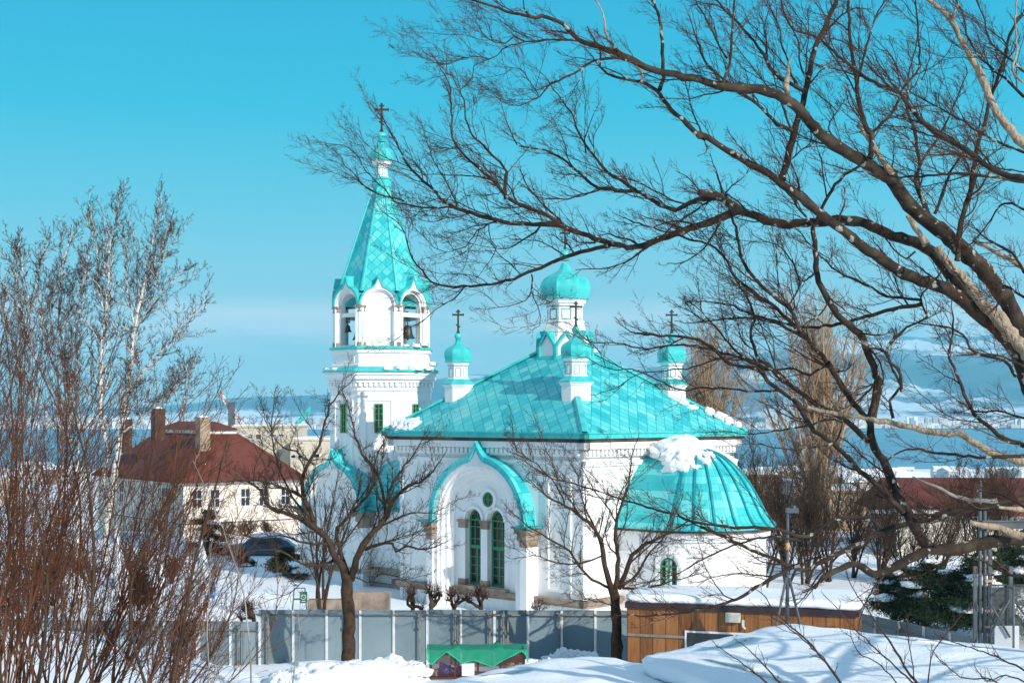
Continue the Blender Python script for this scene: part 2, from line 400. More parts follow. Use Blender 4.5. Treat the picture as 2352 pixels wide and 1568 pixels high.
for cx_ in (kx1,kx2):
    a=path(wr+.16,zsw,zsw-.02,20,pl-.1,0,.3,cx_)[1:-1]; b=path(wr+.16,zsw,zsw-.02,20,pl,0,.3,cx_)[1:-1]; c=path(wr+.02,zsw,zsw-.02,20,pl-.1,0,.3,cx_)[1:-1]; d=path(wr+.02,zsw,zsw-.02,20,pl,0,.3,cx_)[1:-1]
    mb.loft([b,a,c,d],False)
mb.obj('window_surround',M['white'],church)
def roundel(cx,z,y,r):
    mb=MB(); n=24
    def ring(rr,yy): return [(cx+rr*math.cos(2*math.pi*i/n),yy,z+rr*math.sin(2*math.pi*i/n)) for i in range(n)]
    mb.loft([ring(r+.2,y+.03),ring(r+.2,y-.1),ring(r+.03,y-.1),ring(r+.03,y+.02)],True)
    mb.obj('roundel_moulding',M['white'],church)
    mb=MB(); mb.loft([ring(r+.03,y+.02),ring(r+.03,y-.05),ring(r-.06,y-.05),ring(r-.06,y+.02)],True)
    mb.box(cx-.02,cx+.02,y-.045,y,z-r,z+r); mb.box(cx-r,cx+r,y-.042,y,z-.02,z+.02)
    o=mb.obj('round_window',M['green'],church)
    g=MB(); g.f.append([g.pt(p) for p in ring(r,y-.008)]); g.uv.append(None); g.smooth.append(False); g.obj('pane',M['glass'],o)
roundel(loc(861.6+632/2.4087,yl=YF+.62), zc(976.5+408/2.4087,kxr,YF+.6), YF+.60, .33)
# wall fill behind the arch of the bay (tympanum)
def smooth_prof(pr,k=3):
    out=[]
    for i in range(len(pr)-1):
        p0=pr[max(0,i-1)];p1=pr[i];p2=pr[i+1];p3=pr[min(len(pr)-1,i+2)]
        for j in range(k):
            t=j/k
            out.append(tuple(.5*((2*p1[q])+(-p0[q]+p2[q])*t+(2*p0[q]-5*p1[q]+4*p2[q]-p3[q])*t*t+(-p0[q]+3*p1[q]-3*p2[q]+p3[q])*t**3) for q in (0,1)))
    out.append(pr[-1]); return out
# --- apse on the E wall
ax=wx+2.1; ar=3.12
ze=4.05
mb=MB(); n=40
def apring(r,z,flat=wx-.2):
    pts=[(flat,-r,z)]
    for i in range(n+1):
        a=-math.pi/2+math.pi*i/n; pts.append((ax+r*math.cos(a),r*math.sin(a),z))
    pts.append((flat,r,z)); return pts
mb.loft([apring(ar,-1.5),apring(ar,ze)],False)
mb.loft([apring(ar+.06,2.9),apring(ar+.06,3.02)],False)
for z0,z1,p in ((3.55,3.7,.1),(3.7,3.95,.2)): mb.loft([apring(ar,z0),apring(ar+p,z0),apring(ar+p,z1),apring(ar,z1)],False)
mb.obj('apse_wall',M['white'],church)
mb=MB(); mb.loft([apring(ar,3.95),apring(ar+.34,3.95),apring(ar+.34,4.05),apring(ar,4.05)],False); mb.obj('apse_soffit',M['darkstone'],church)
prof=smooth_prof([(3.52,4.06),(3.57,4.12),(3.40,4.27),(3.16,4.58),(2.94,5.0),(2.68,5.5),(2.37,6.0),(1.98,6.52),(1.5,7.0),(1.0,7.34),(.5,7.53),(.05,7.58)],2)
rings=[]; uvs=[]; le=0
for q,(r,z) in enumerate(prof):
    if q: le+=math.dist(prof[q],prof[q-1])
    rg=apring(r,z); rings.append(rg); uvs.append([((i)*.32,le*1.0) for i in range(len(rg))])
mb=MB(); mb.loft(rings,False,sm=True,uvs=uvs); mb.obj('apse_roof',M['tile3'],church)
mb=MB()
for i in range(1,11):
    a=-math.pi/2+math.pi*i/11
    up=Vector((math.cos(a),math.sin(a),0)); sd=Vector((-math.sin(a),math.cos(a),0))
    rr=[]
    for r,z in prof[1:-1]:
        c=Vector((ax,0,z))+up*r
        rr.append([c-sd*.055,c-sd*.045+up*.05+Vector((0,0,.05)),c+sd*.045+up*.05+Vector((0,0,.05)),c+sd*.055])
    mb.loft(rr,False)
mb.obj('roof_rib',M['tealdark'],church)  # dark teal on the ribs paints in their shadow lines
mb=MB()
blob(mb,(ax-.75,.1,7.25),1.75,1.75,.85,Matrix.Rotation(rad(14),3,'Y'),31,.13,64,26,-.3)
blob(mb,(ax+.45,-.5,7.0),1.1,1.1,.5,Matrix.Rotation(rad(26),3,'Y'),33,.2,48,20,-.5)
blob(mb,(ax-.1,1.5,6.75),1.2,1.0,.55,Matrix.Rotation(rad(-30),3,'X'),36,.18,40,16,-.5)
blob(mb,(ax-.1,-1.35,6.85),.9,.7,.5,Matrix.Rotation(rad(30),3,'X'),38,.2,40,16,-.5)
mb.obj('snow_cap',M['snowrough'],church)
# apse window
aw=loc(1537,xl=ax+ar*.95); ang=math.asin(max(-1,min(1,(aw)/ar)))
for it in range(8):
    wxp,wyp=ax+ar*math.cos(ang),ar*math.sin(ang)
    pxx=1176+F*(CX+wxp*cc-wyp*ss)/depth(wxp,wyp); ang+=(1537-pxx)/46/ar
Mx=Matrix.Translation((ax,0,0))@Matrix.Rotation(ang+math.pi/2,4,'Z')
we=bpy.data.objects.new('apse_window',None)
zb_=zc(1350,wxp,wyp); zs_=zc(1301,wxp,wyp)
mb=MB(); mb.M=Mx
wall_with_arch(mb,-.62,.62,zb_-.1,zs_+.62,[(0,.42,zs_,zb_)],-ar-.10,-ar+.05)
mb.obj('apse_window_surround',M['white'],church)
fr=MB(); fr.M=Mx
yy=-ar-.05
o_=path(.42,zs_,zb_,14,yy); i_=path(.34,zs_,zb_+.08,14,yy); i2=path(.34,zs_,zb_+.08,14,yy+.08)
fr.loft([o_,i_,i2],False); fr.box(-.035,.035,yy,yy+.05,zb_,zs_+.35); fr.box(-.36,.36,yy+.004,yy+.05,zs_-.03,zs_+.05); fr.box(-.36,.36,yy+.01,yy+.05,zb_,zb_+.08)
for z in (zb_+.4,zb_+.75): fr.box(-.36,.36,yy+.015,yy+.05,z-.015,z+.015)
w_=fr.obj('window',M['green'],church); g=MB(); g.M=Mx; facepath(g,path(.4,zs_,zb_+.02,14,yy+.055)); g.obj('pane',M['glass'],w_)
mb=MB(); mb.M=Mx
a=path(.62,zs_+.1,zs_+.08,16,-ar-.16)[1:-1]; b=path(.62,zs_+.1,zs_+.08,16,-ar-.05)[1:-1]; c=path(.5,zs_+.1,zs_+.08,16,-ar-.16)[1:-1]
mb.loft([b,a,c],False); mb.obj('hood_moulding',M['white'],church)
# --- cross
def cross(x,y,z0,z1,parent,name='cross',yaw=rad(43)):
    h=z1-z0; mb=MB(); mb.M=Matrix.Translation((x,y,z0))@Matrix.Rotation(yaw,4,'Z')
    t=.033*h/1.3+.015
    mb.prof([(t*2.2,-.02),(t*1.2,h*.1),(t,h*.2)],8,cap0=True)
    mb.box(-t,t,-t,t,h*.12,h)
    mb.box(-h*.235,h*.235,-t*.8,t*.8,h*.74,h*.74+2*t)
    mb.box(-h*.09,h*.09,-t*.8,t*.8,h*.88,h*.88+1.6*t)
    mb.box(-h*.245,-h*.225,-t*1.1,t*1.1,h*.74-t*.8,h*.74+2.8*t); mb.box(h*.225,h*.245,-t*1.1,t*1.1,h*.74-t*.8,h*.74+2.8*t)
    mb.loft([[( -h*.09,-t*.8,h*.33),(h*.09,-t*.8,h*.22),(h*.09,t*.8,h*.22),(-h*.09,t*.8,h*.33)],[( -h*.09,-t*.8,h*.33+1.8*t),(h*.09,-t*.8,h*.22+1.8*t),(h*.09,t*.8,h*.22+1.8*t),(-h*.09,t*.8,h*.33+1.8*t)]],True,True,True)
    return mb.obj(name,M['bronze'],parent)
ONION=[(1.0,0),(1.03,.05),(1.065,.18),(1.10,.35),(1.115,.53),(1.10,.70),(1.055,.86),(.97,.99),(.83,1.11),(.66,1.22),(.48,1.33),(.35,1.44),(.26,1.57),(.20,1.71),(.155,1.84)]
def cupola(x,y,zb,zd0,zd1,zo,rdrum,rbase,hon,zball,rball,zc1,parent,name='cupola',panels=True,ridge=True):
    """drum from zd0..zd1, cornice to zo, onion of base half-width rbase and height hon, ball, cross up to zc1"""
    mb=MB()
    mb.prof([(rdrum*1.10,zd0-.02),(rdrum*1.10,zd0+.05),(rdrum,zd0+.06),(rdrum,zd1),(rdrum*1.06,zd1),(rdrum*1.06,zd1+(zo-zd1)*.35),(rdrum+(rbase-rdrum)*.55,zd1+(zo-zd1)*.4),(rdrum+(rbase-rdrum)*.6,zd1+(zo-zd1)*.7),(rbase*.98,zd1+(zo-zd1)*.78),(rbase*.98,zo)],8,x,y,cap1=True)
    d=mb.obj(name,M['white'],parent)
    s=hon/1.84
    mb=MB(); mb.prof([(rbase*1.04,zo-.03)]+[(rbase*a,zo+b*s) for a,b in smooth_prof(ONION)],8,x,y,cap0=True)
    mb.prof([(rbase*1.06,zo-.06),(rbase*1.08,zo-.05),(rbase*1.08,zo+.0),(rbase*1.03,zo+.03)],8,x,y,cap0=True)
    dm=mb.obj('dome',M['teal'],d)
    # smooth along z, sharp arrises
    mb=MB(); mb.prof([(rball*math.sin(math.pi*i/10)+.001,zball-rball*math.cos(math.pi*i/10)) for i in range(11)],20,x,y,sm=True)
    mb.prof([(rball*.75,zball-rball*1.1),(rball*.8,zball-rball*.95),(rball*.5,zball-rball*.8)],12,x,y)
    mb.obj('ball',M['teal'],d)
    cross(x,y,zball+rball*.9,zc1,d)
    mb=MB()
    for k in range(8):
        mb.M=Matrix.Translation((x,y,0))@Matrix.Rotation(k*math.pi/4,4,'Z')
        w=rdrum*math.tan(math.pi/8)*.66; t=max(.025,rdrum*.05)
        z0,z1=zd0+(zd1-zd0)*.16,zd1-(zd1-zd0)*.12
        y_=-rdrum-.012
        mb.box(-w,-w+t,y_,y_+.03,z0,z1); mb.box(w-t,w,y_,y_+.03,z0,z1); mb.box(-w+t,w-t,y_,y_+.03,z0,z0+t); mb.box(-w+t,w-t,y_,y_+.03,z1-t,z1)
    mb.M=None
    mb.prof([(rdrum*1.0,zd1+.02),(rdrum*1.085,zd1+.02),(rdrum*1.085,zd1+.05),(rdrum,zd1+.06)],8,x,y)
    mb.obj('panel_frame',M['tealdark'],d)
    return d
# central cupola
cupola(0,0,12.2,13.75,14.5,14.96,.86,1.10,1.75,17.15,.275,18.45,church,'cupola')
mb=MB(); mb.prof([(1.28,11.5),(1.28,12.55),(1.05,13.0),(.98,13.45),(.9,13.75)],8,cap1=True)
for k in range(8):
    mb.M=Matrix.Rotation(k*math.pi/4,4,'Z'); w=1.33*math.tan(math.pi/8)
    mb.face([(-w*.8,-1.31,12.0),(w*.8,-1.31,12.0),(w*.8,-1.31,12.62),(0,-1.31,13.15),(-w*.8,-1.31,12.62)])
mb.obj('cupola_base',M['white'],church)
mb=MB()
for k in range(8):
    mb.M=Matrix.Rotation(k*math.pi/4,4,'Z'); w=1.36*math.tan(math.pi/8)
    for s_ in (-1,1):
        a=[(s_*w,-1.42,12.58),(0,-1.42,13.28)]; t=.14
        q=[(s_*w,-1.42,12.55),(0,-1.42,13.28),(0,-1.42,13.12),(s_*(w-.12),-1.42,12.5)]
        mb.face(q if s_>0 else q[::-1])
        mb.face([(s_*w,-1.42,12.58),(0,-1.42,13.28),(0,-.6,13.42),(s_*w*.75,-.85,12.72)][::(1 if s_<0 else -1)])
        mb.box(min(s_*w,s_*(w-.12)),max(s_*w,s_*(w-.12)),-1.42,-1.3,11.9,12.58)
    mb.box(-w+.12,w-.12,-1.40,-1.3,11.93,12.03)
mb.M=None
mb.prof([(1.5,11.86),(1.5,11.93),(1.2,12.0)],8)
mb.obj('cupola_gable_roof',M['teal'],church)
# four small cupolas on the hips
tcx,tcy=.585*hx,.585*hy
def small_cupola(x,y):
    zb=ZE+(ZA-ZE)*(1-.585)-.75
    z0=zc(900/1.7415+1100/3.0346 if 0 else 0,0,0) if 0 else 0
    mb=MB(); mb.prof([(.66,zb-.3),(.66,10.50),(.72,10.52),(.74,10.60),(.80,10.62),(.80,10.66)],8,x,y)
    b=mb.obj('cupola_pedestal',M['white'],church)
    mb=MB(); mb.prof([(.82,10.66),(.83,10.70),(.66,10.82),(.54,10.93)],8,x,y,cap1=True,cap0=True); mb.obj('skirt_roof',M['teal'],b)
    cupola(x,y,0,10.93,11.55,11.82,.48,.62,1.08,13.06,.185,14.4,church,'cupola')
for sx_,sy_ in ((1,-1),(-1,-1),(1,1),(-1,1)): small_cupola(sx_*tcx,sy_*tcy)
# ---------------- bell tower
TX=-13.7
def oct_(mb,pr,**k): mb.prof(pr,8,TX,0,**k)
mb=MB()
oct_(mb,[(2.77,-1.5),(2.77,10.45),(2.83,10.45),(2.83,10.53),(2.79,10.55),(2.79,10.9),(2.9,10.92),(2.9,11.0),(2.86,11.0),(2.86,11.05),(3.02,11.1),(3.02,11.28),(3.12,11.34),(3.12,11.48)],cap1=True)
oct_(mb,[(2.72,11.5),(2.72,11.9),(2.66,11.95),(2.66,12.5),(2.78,12.56),(2.78,12.74)],cap1=True)
for k in range(8):
    mb.M=Matrix.Translation((TX,0,0))@Matrix.Rotation(k*math.pi/4,4,'Z')
    for i in range(8):
        x=(-3.5+i)*.285; mb.box(x-.09,x+.09,-2.9,-2.8,10.7,10.9)
    frame(mb,-.78,.78,6.0,10.0,-2.77,.10,.06)
    frame(mb,-.75,.75,12.0,12.42,-2.66,.05,.03)
mb.M=None
tower=mb.obj('bell_tower',M['white'],church)
mb=MB()
oct_(mb,[(3.1,11.48),(3.22,11.49),(3.22,11.58),(2.8,11.78)],cap0=True); oct_(mb,[(2.76,12.75),(2.86,12.75),(2.86,12.86),(2.62,12.93)],cap0=True,cap1=True)
mb.obj('tower_ledge_roof',M['teal'],church)
for k in range(8):
    fr=MB(); fr.M=Matrix.Translation((TX,0,0))@Matrix.Rotation(k*math.pi/4,4,'Z')
    frame(fr,-.24,.24,8.15,9.75,-2.79,.06,.05)
    fr.box(-.03,.03,-2.82,-2.77,8.2,9.7)
    for z in (8.5,8.85,9.2,9.5): fr.box(-.2,.2,-2.815,-2.77,z-.02,z+.02)
    w_=fr.obj('window',M['green'],church); g=MB(); g.M=fr.M; g.face([(-.22,-2.785,8.17),(.22,-2.785,8.17),(.22,-2.785,9.73),(-.22,-2.785,9.73)]); g.obj('pane',M['glass'],w_)
# belfry
AP=2.60; FW=AP*math.tan(math.pi/8)
mb=MB(); caps=MB(); gab=MB(); arc=MB()
zsp=15.17; z_b=12.9
for k in range(8):
    mt=Matrix.Translation((TX,0,0))@Matrix.Rotation(k*math.pi/4,4,'Z')
    mb.M=caps.M=gab.M=arc.M=mt
    opn=(k%2==0)
    hole=[(0,.66,zsp-.05,z_b+.0)]
    # wall plate, thickness .4
    if opn:
        for s_ in (-1,1):
            x0,x1=sorted((s_*.66,s_*(FW-.14))); mb.box(x0,x1,-AP+.12,-AP+.5,z_b-.1,zsp)
        mb.box(-.66,.66,-AP+.2,-AP+.4,14.55,14.78)
        mb.box(-.8,.8,-AP+.1,-AP+.55,z_b-.05,z_b+.09)
    else:
        mb.box(-FW+.14,FW-.14,-AP+.18,-AP+.5,z_b-.1,zsp)
    # gable face rings
    R=FW-.04
    r0=path(R,zsp,zsp-.01,28,-AP-.03,.46,.27)[1:-1]; r1=path(R-.08,zsp,zsp-.01,28,-AP-.03,.36,.27)[1:-1]; r2=path(R-.14,zsp,zsp-.01,28,-AP-.0,.0)[1:-1]
    r3=path(.84,zsp,zsp-.01,28,-AP+.0,0)[1:-1]; r4=path(.84,zsp,zsp-.01,28,-AP+.07,0)[1:-1]; r5=path(.77,zsp,zsp-.01,28,-AP+.07,0)[1:-1]; r6=path(.77,zsp,zsp-.01,28,-AP+.19,0)[1:-1]
    arc.loft([r0,r1,r2,r3,r4,r5,r6],False)
    if opn:
        r7=path(.67,zsp,zsp-.01,28,-AP+.19,0)[1:-1]; r8=path(.67,zsp,zsp-.01,28,-AP+1.0,0)[1:-1]; r9=path(FW-.3,zsp,zsp,28,-AP+1.0,0)[1:-1]; arc.loft([r6,r7,r8,r9],False)
    else: facepath(arc,r6)
    # roof over the gable
    g0=path(R+.05,zsp,zsp-.0,28,-AP-.10,.56,.27)[1:-1]; g1=path(R+.05,zsp,zsp,28,-AP+.25,.56,.27)[1:-1]
    gi=path(R-.06,zsp,zsp,28,-AP-.10,.50,.27)[1:-1]; gj=path(R-.06,zsp,zsp,28,-AP-.02,.50,.27)[1:-1]
    g2=[(p[0]*.92,-AP+1.35,p[2]+.04) for p in g1]
    n_=len(g0); 
    gab.loft([gj,gi,g0,g1,g2],False,sm=False)
    # corner pier
    cm=mt@Matrix.Translation((0,0,0))@Matrix.Rotation(math.pi/8,4,'Z')
    mb.M=caps.M=cm; A=AP/math.cos(math.pi/8)
    mb.box(-.25,.25,-A+.0,-A+.5,z_b,zsp-.0)
    mb.M=mt; caps.M=mt
    for s_ in (-1,1):
        x0,x1=sorted((s_*(FW+.02),s_*(FW-.31)))
        mb.box(x0,x1,-AP-.02,-AP+.4,z_b+.22,zsp-.36)
        caps.box(x0-.03,x1+.03,-AP-.05,-AP+.42,z_b,z_b+.23)
        caps.box(x0-.02,x1+.02,-AP-.05,-AP+.42,zsp-.36,zsp-.30); caps.box(x0,x1,-AP-.02,-AP+.4,zsp-.3,zsp-.14); caps.box(x0-.07,x1+.07,-AP-.09,-AP+.46,zsp-.14,zsp-.02)
mb.obj('belfry',M['white'],church); caps.obj('belfry_stone_capital',M['stone'],church); gab.obj('belfry_gable_roof',M['teal'],church); arc.obj('belfry_arch_moulding',M['white'],church)
# spire
mb=MB(); z0s,z1s=15.95,21.95; a0,a1=2.36,.46
for k in range(8):
    t0=math.pi/8+k*math.pi/4-math.pi/4
    def pp(a,z,i): 
        A=a/math.cos(math.pi/8); th=t0+i*math.pi/4; return (TX+A*math.cos(th),A*math.sin(th),z)
    h=math.hypot(z1s-z0s,a0-a1); w0=a0*math.tan(math.pi/8); w1=a1*math.tan(math.pi/8); u=k*11.137
    mb.face([pp(a0,z0s,0),pp(a0,z0s,1),pp(a1,z1s,1),pp(a1,z1s,0)],[(u-w0,0),(u+w0,0),(u+w1,h),(u-w1,h)])
mb.obj('spire',M['tile2'],church)
mb=MB(); oct_(mb,[(1.9,15.92),(1.9,15.98)],cap0=True,cap1=True); mb.obj('belfry_ceiling',M['white'],church)
mb=MB()
for k in range(8):
    th=math.pi/8+k*math.pi/4; A0=(a0+.03)/math.cos(math.pi/8); A1=(a1+.03)/math.cos(math.pi/8)
    u=Vector((math.cos(th),math.sin(th),0)); s_=Vector((-math.sin(th),math.cos(th),0)); o=Vector((TX,0,0))
    r=[]
    for A,z in ((A0,z0s),(A1,z1s)):
        c=o+u*A+Vector((0,0,z)); wv=.10 if A>1 else .05
        r.append([c-s_*wv-u*.08,c-s_*wv*.5+u*.02,c+s_*wv*.5+u*.02,c+s_*wv-u*.08])
    mb.loft(r,False)
oct_(mb,[(.42,21.8),(.50,22.0),(.53,22.0),(.53,22.3),(.49,22.34),(.49,22.4),(.56,22.42),(.56,22.5),(.38,22.56)],cap1=True)
mb.obj('spire_ridge',M['teal'],church)
cupola(TX,0,0,22.56,23.15,23.5,.345,.59,1.05,24.87,.27,26.75,church,'cupola')
# ledge snow on the tower
mb=MB()
for a,r,w,z in ((-22,3.1,.5,11.6),(-5,3.05,.55,11.62),(10,3.1,.6,11.65),(-35,3.05,.45,11.6),(20,3.1,.5,11.9),(-100,3.0,.35,11.6),(-112,3.0,.4,11.6),(-124,3.0,.35,11.62),(-138,3.05,.4,11.65),(0,2.8,.4,12.9),(15,2.75,.4,13.0),(-14,2.8,.3,12.9)):
    blob(mb,(TX+r*math.cos(rad(a)),r*math.sin(rad(a)),z),.36*w/.5,.36*w/.5,.20*w/.5,None,int(a)+200,.3)
mb.obj('ledge_snow',M['snowrough'],church)
# lightning conductor wire
# tower base block with crossed vaults and ogee arches
AQ=3.45; apx=loc(763,yl=-AQ)
rb=2.42; zsb=zc(1166,apx,-AQ)
mb=MB(); mb.box(TX-rb+.05,TX+AQ,-AQ+.8,AQ-.8,-1.5,zsb+.6); mb.box(apx-rb,apx+rb,-AQ+.02,AQ,-1.5,zsb); mb.obj('tower_base_block',M['white'],church)
portal(apx,-1.0,-AQ,rb,zsb,.62,-1.5,church,[(2.1,-AQ),(2.05,-AQ+.12),(1.9,-AQ+.14),(1.85,-AQ+.3)],None,bname='porch_bay')
FRE=bpy.data.objects
arched_window('window',church,apx+.15,-AQ+.24,.5,zc(1280,apx,-AQ)-.2,zc(1330,apx,-AQ)-.3)
# link between tower and nave, barrel roof seen between them
mb=MB(); mb.box(TX+2.0,-wx+.1,-2.75,2.75,-1.5,4.3); mb.box(TX+2.0,-wx+.1,-2.95,2.95,.7,.92)
mb.obj('vestibule_wall',M['white'],church)
mb=MB(); rr=3.0
seq=[[(x,-rr*math.cos(math.pi*i/20),4.2+rr*.92*math.sin(math.pi*i/20)) for i in range(21)] for x in (TX+2,-wx-.35)]
le=[i*.47 for i in range(21)]
mb.loft(seq,False,sm=True,uvs=[[(q,0) for q in le],[(q,6) for q in le]])
mb.box(TX+2,-wx-.3,-rr-.3,-rr+.5,4.05,4.2)
mb.obj('vestibule_roof',M['tile3'],church)
mb=MB(); mb.box(TX+2.0,-wx-.02,-3.0,-2.7,.62,.98); mb.box(TX-rb,TX+AQ,-AQ-.1,-AQ+.7,.62,.9);mb.box(TX+2.0,-wx-.02,-3.1,-2.7,-.6,.15); mb.obj('stone_plinth',M['stone'],church)
# downpipe
mb=MB(); mb.tube((-wx+.35,-wy-.1,-1),(-wx+.35,-wy-.1,7.0),.035); 
mb.M=None; mb.obj('downpipe',M['alu'],church)
# bells (each hangs in an opening)
def bell(fx,fy,zt,r,label):
    X=TX+fx; Y=fy
    wxx=CX+X*cc-Y*ss; wyy=CY+X*ss+Y*cc
    h=r*2.1
    t=thing('bell',label,'bell',(wxx,wyy,zt-h),0,'bells hanging in the belfry')
    mb=MB(); pr=[(1.0,0),(.98,.06),(.82,.25),(.66,.6),(.56,1.1),(.50,1.5),(.36,1.68),(.12,1.75)]
    mb.prof([(a*r,b*r) for a,b in pr],24,sm=True); mb.obj('bell_body',M['bronze'],t)
    mb=MB(); mb.tube((0,0,1.7*r),(0,0,h+.62),.03); mb.tube((-.09,0,2.2*r),(-.09,0,h+.55),.022); mb.tube((.09,0,2.2*r),(.09,0,h+.55),.022)
    for z in (.1,.3,.5): mb.box(-.13,.13,-.03,.03,h+z-.03,h+z+.03)
    mb.obj('hanger',M['bronze'],t)
    mb=MB(); mb.tube((0,0,r*.8),(0,0,-.12*r),.03); mb.prof([(.01,-.25*r),(.12*r,-.18*r),(.12*r,-.02*r),(.01,.04*r)],10); mb.obj('clapper',M['bronze'],t)
bell(2.25,-.08,14.25,.42,'large bronze bell in the right-hand arch of the belfry')
bell(-.28,-2.25,14.2,.22,'small dark bell at the left side of the left belfry arch')
bell(.30,-2.0,14.0,.34,'middle-sized dark bell beside the pier in the left belfry arch')
# ============================================================ BRANCH ENGINE
class Wood:
    """collects tapered tubes in batches of equal point count"""
    def __init__(s): s.b=[]
    def add(s,P,R,sides): s.b.append((np.asarray(P,float),np.asarray(R,float),sides))
    def obj(s,name,mat,parent=None):
        V=[];Q=[];off=0
        for P,R,k in s.b:
            n,m,_=P.shape
            T=np.empty_like(P); T[:,1:-1]=P[:,2:]-P[:,:-2]; T[:,0]=P[:,1]-P[:,0]; T[:,-1]=P[:,-1]-P[:,-2]
            T/=np.linalg.norm(T,axis=2,keepdims=True)+1e-9
            ref=np.zeros_like(T); ref[...,1]=1; 
            near=np.abs(T[...,1])>.9; ref[near]=(1,0,0)
            ref=np.where(np.abs(T[:,:1,1:2])>.85, np.array([1.,0,0]), np.array([0,1.,0]))*np.ones_like(T)
            U=np.cross(T,ref); U/=np.linalg.norm(U,axis=2,keepdims=True)+1e-9
            W=np.cross(T,U)
            a=2*np.pi*np.arange(k)/k
            X=P[:,:,None,:]+R[:,:,None,None]*(np.cos(a)[None,None,:,None]*U[:,:,None,:]+np.sin(a)[None,None,:,None]*W[:,:,None,:])
            V.append(X.reshape(-1,3))
            base=off+(np.arange(n)*m*k)[:,None,None]+(np.arange(m-1)*k)[None,:,None]
            i=np.arange(k)[None,None,:]; j=(np.arange(k)+1)%k; j=j[None,None,:]
            q=np.stack([base+i,base+j,base+k+j,base+k+i],-1).reshape(-1,4)
            Q.append(q); off+=n*m*k
        V=np.concatenate(V); Q=np.concatenate(Q)
        me=bpy.data.meshes.new(name); me.vertices.add(len(V)); me.vertices.foreach_set('co',V.ravel())
        me.loops.add(Q.size); me.loops.foreach_set('vertex_index',Q.ravel().astype(np.int32))
        me.polygons.add(len(Q)); me.polygons.foreach_set('loop_start',np.arange(0,Q.size,4,dtype=np.int32))
        me.polygons.foreach_set('loop_total',np.full(len(Q),4,dtype=np.int32))
        me.update(calc_edges=True); me.polygons.foreach_set('use_smooth',np.ones(len(Q),bool))
        me.materials.append(mat); o=bpy.data.objects.new(name,me); C.objects.link(o)
        if parent is not None:
            o.parent=parent; 
        return o
def nrm(v): return v/(np.linalg.norm(v,axis=-1,keepdims=True)+1e-9)
def grow(S,D,L,n,jit,bias,rg):
    S=np.asarray(S,float);D=nrm(np.asarray(D,float));P=[S];p=S;
    bias=np.asarray(bias,float)
    for k in range(n):
        D=nrm(D+rg.normal(0,jit,D.shape)+bias)
        p=p+D*(L/n)[:,None]; P.append(p)
    return np.stack(P,1)
def kids(P,R,per,t0,t1,ang,rg,lf,rf,Lp,bias=(0,0,0),planar=.0,pdir=(0,0,1)):
    """pick `per` start points on every chain; returns starts, dirs, lengths, radii"""
    n,m,_=P.shape
    t=t0+(t1-t0)*(np.arange(per)[None,:]+rg.uniform(0,1,(n,per)))/per
    f=t*(m-1); i=np.minimum(f.astype(int),m-2); w=(f-i)[...,None]
    idx=np.arange(n)[:,None]
    A=P[idx,i];B=P[idx,i+1]; S=A*(1-w)+B*w; T=nrm(B-A)
    r=R[idx,i]*(1-w[...,0])+R[idx,i+1]*w[...,0]
    Z=rg.normal(0,1,T.shape); 
    if planar:
        pd=np.asarray(pdir,float)
        Z=np.cross(np.broadcast_to(pd,T.shape),T)*np.sign(rg.uniform(-1,1,T.shape[:2]))[...,None]*planar+Z*(1-planar)
    Z=Z-T*(Z*T).sum(-1,keepdims=True); Z=nrm(Z)
    a=np.radians(ang*(.7+.6*rg.uniform(0,1,t.shape)))[...,None]
    D=T*np.cos(a)+Z*np.sin(a)+np.asarray(bias)
    L=Lp[:,None]*lf*(1.15-.75*t)*(.5+1.0*rg.uniform(0,1,t.shape))
    return S.reshape(-1,3),nrm(D).reshape(-1,3),L.reshape(-1),(r*rf).reshape(-1)
def taper(r0,n,r1f): 
    t=np.linspace(0,1,n+1)[None,:]; return r0[:,None]*(1-t)+ (r0[:,None]*r1f)*t
Z_={'A':(3.138,918.8,0),'B':(3.138,1605.5,0),'C':(3.138,746.5,402),'D':(3.138,1605.5,402),'E':(3.138,1605.5,832.6),'F':(3.138,1148.4,746.5),
 'G':(3.641,689,201),'H':(2.4087,861.3,976.1),'K':(2.7298,516.8,861.3),'M':(2.219,0,861.3),'N':(3.413,0,402),'Q':(2.415,1378,1263.3),'V':(1,0,0)}
def parse(s):
    """'A 10,20 30,40 B 5,6' -> view-pixel points"""
    out=[];z=None
    for tk in s.split():
        if tk in Z_: z=Z_[tk]; continue
        a,b=tk.split(','); out.append((float(a)/z[0]+z[1],float(b)/z[0]+z[2]))
    return out
def spline(pts,step):
    pts=np.array(pts,float); out=[]
    n=len(pts)
    for i in range(n-1):
        p0=pts[max(0,i-1)];p1=pts[i];p2=pts[i+1];p3=pts[min(n-1,i+2)]
        k=max(1,int(np.linalg.norm(p2-p1)/step))
        for j in range(k):
            t=j/k; out.append(.5*((2*p1)+(-p0+p2)*t+(2*p0-5*p1+4*p2-p3)*t*t+(-p0+3*p1-3*p2+p3)*t**3))
    out.append(pts[-1]); return np.array(out)
def to_world(Pp,D0):
    """(px,py,pd) with pd = depth offset in the same pixel unit -> metres"""
    d=D0+Pp[...,2]*D0/F
    return np.stack([(Pp[...,0]-1176)/F*d, d, CZ+(950-Pp[...,1])/F*d],-1)
def limb_chain(s, r0, r1, d0, d1, rg, wob=1.2, step=14, D0=20.):
    p=spline(parse(s),step); n=len(p)
    t=np.linspace(0,1,n)
    pd=((d0+(d1-d0)*t)-D0)*F/D0
    pd=pd+np.sin(t*7+rg.uniform(0,6))*12*min(1,n/30)
    w=rg.normal(0,wob,(n,2)); w[0]=0
    p=p+w
    P3=np.concatenate([p,pd[:,None]],1)
    r=r0+(r1-r0)*t
    r=r*(1+.06*rg.normal(0,1,n))
    return P3,r
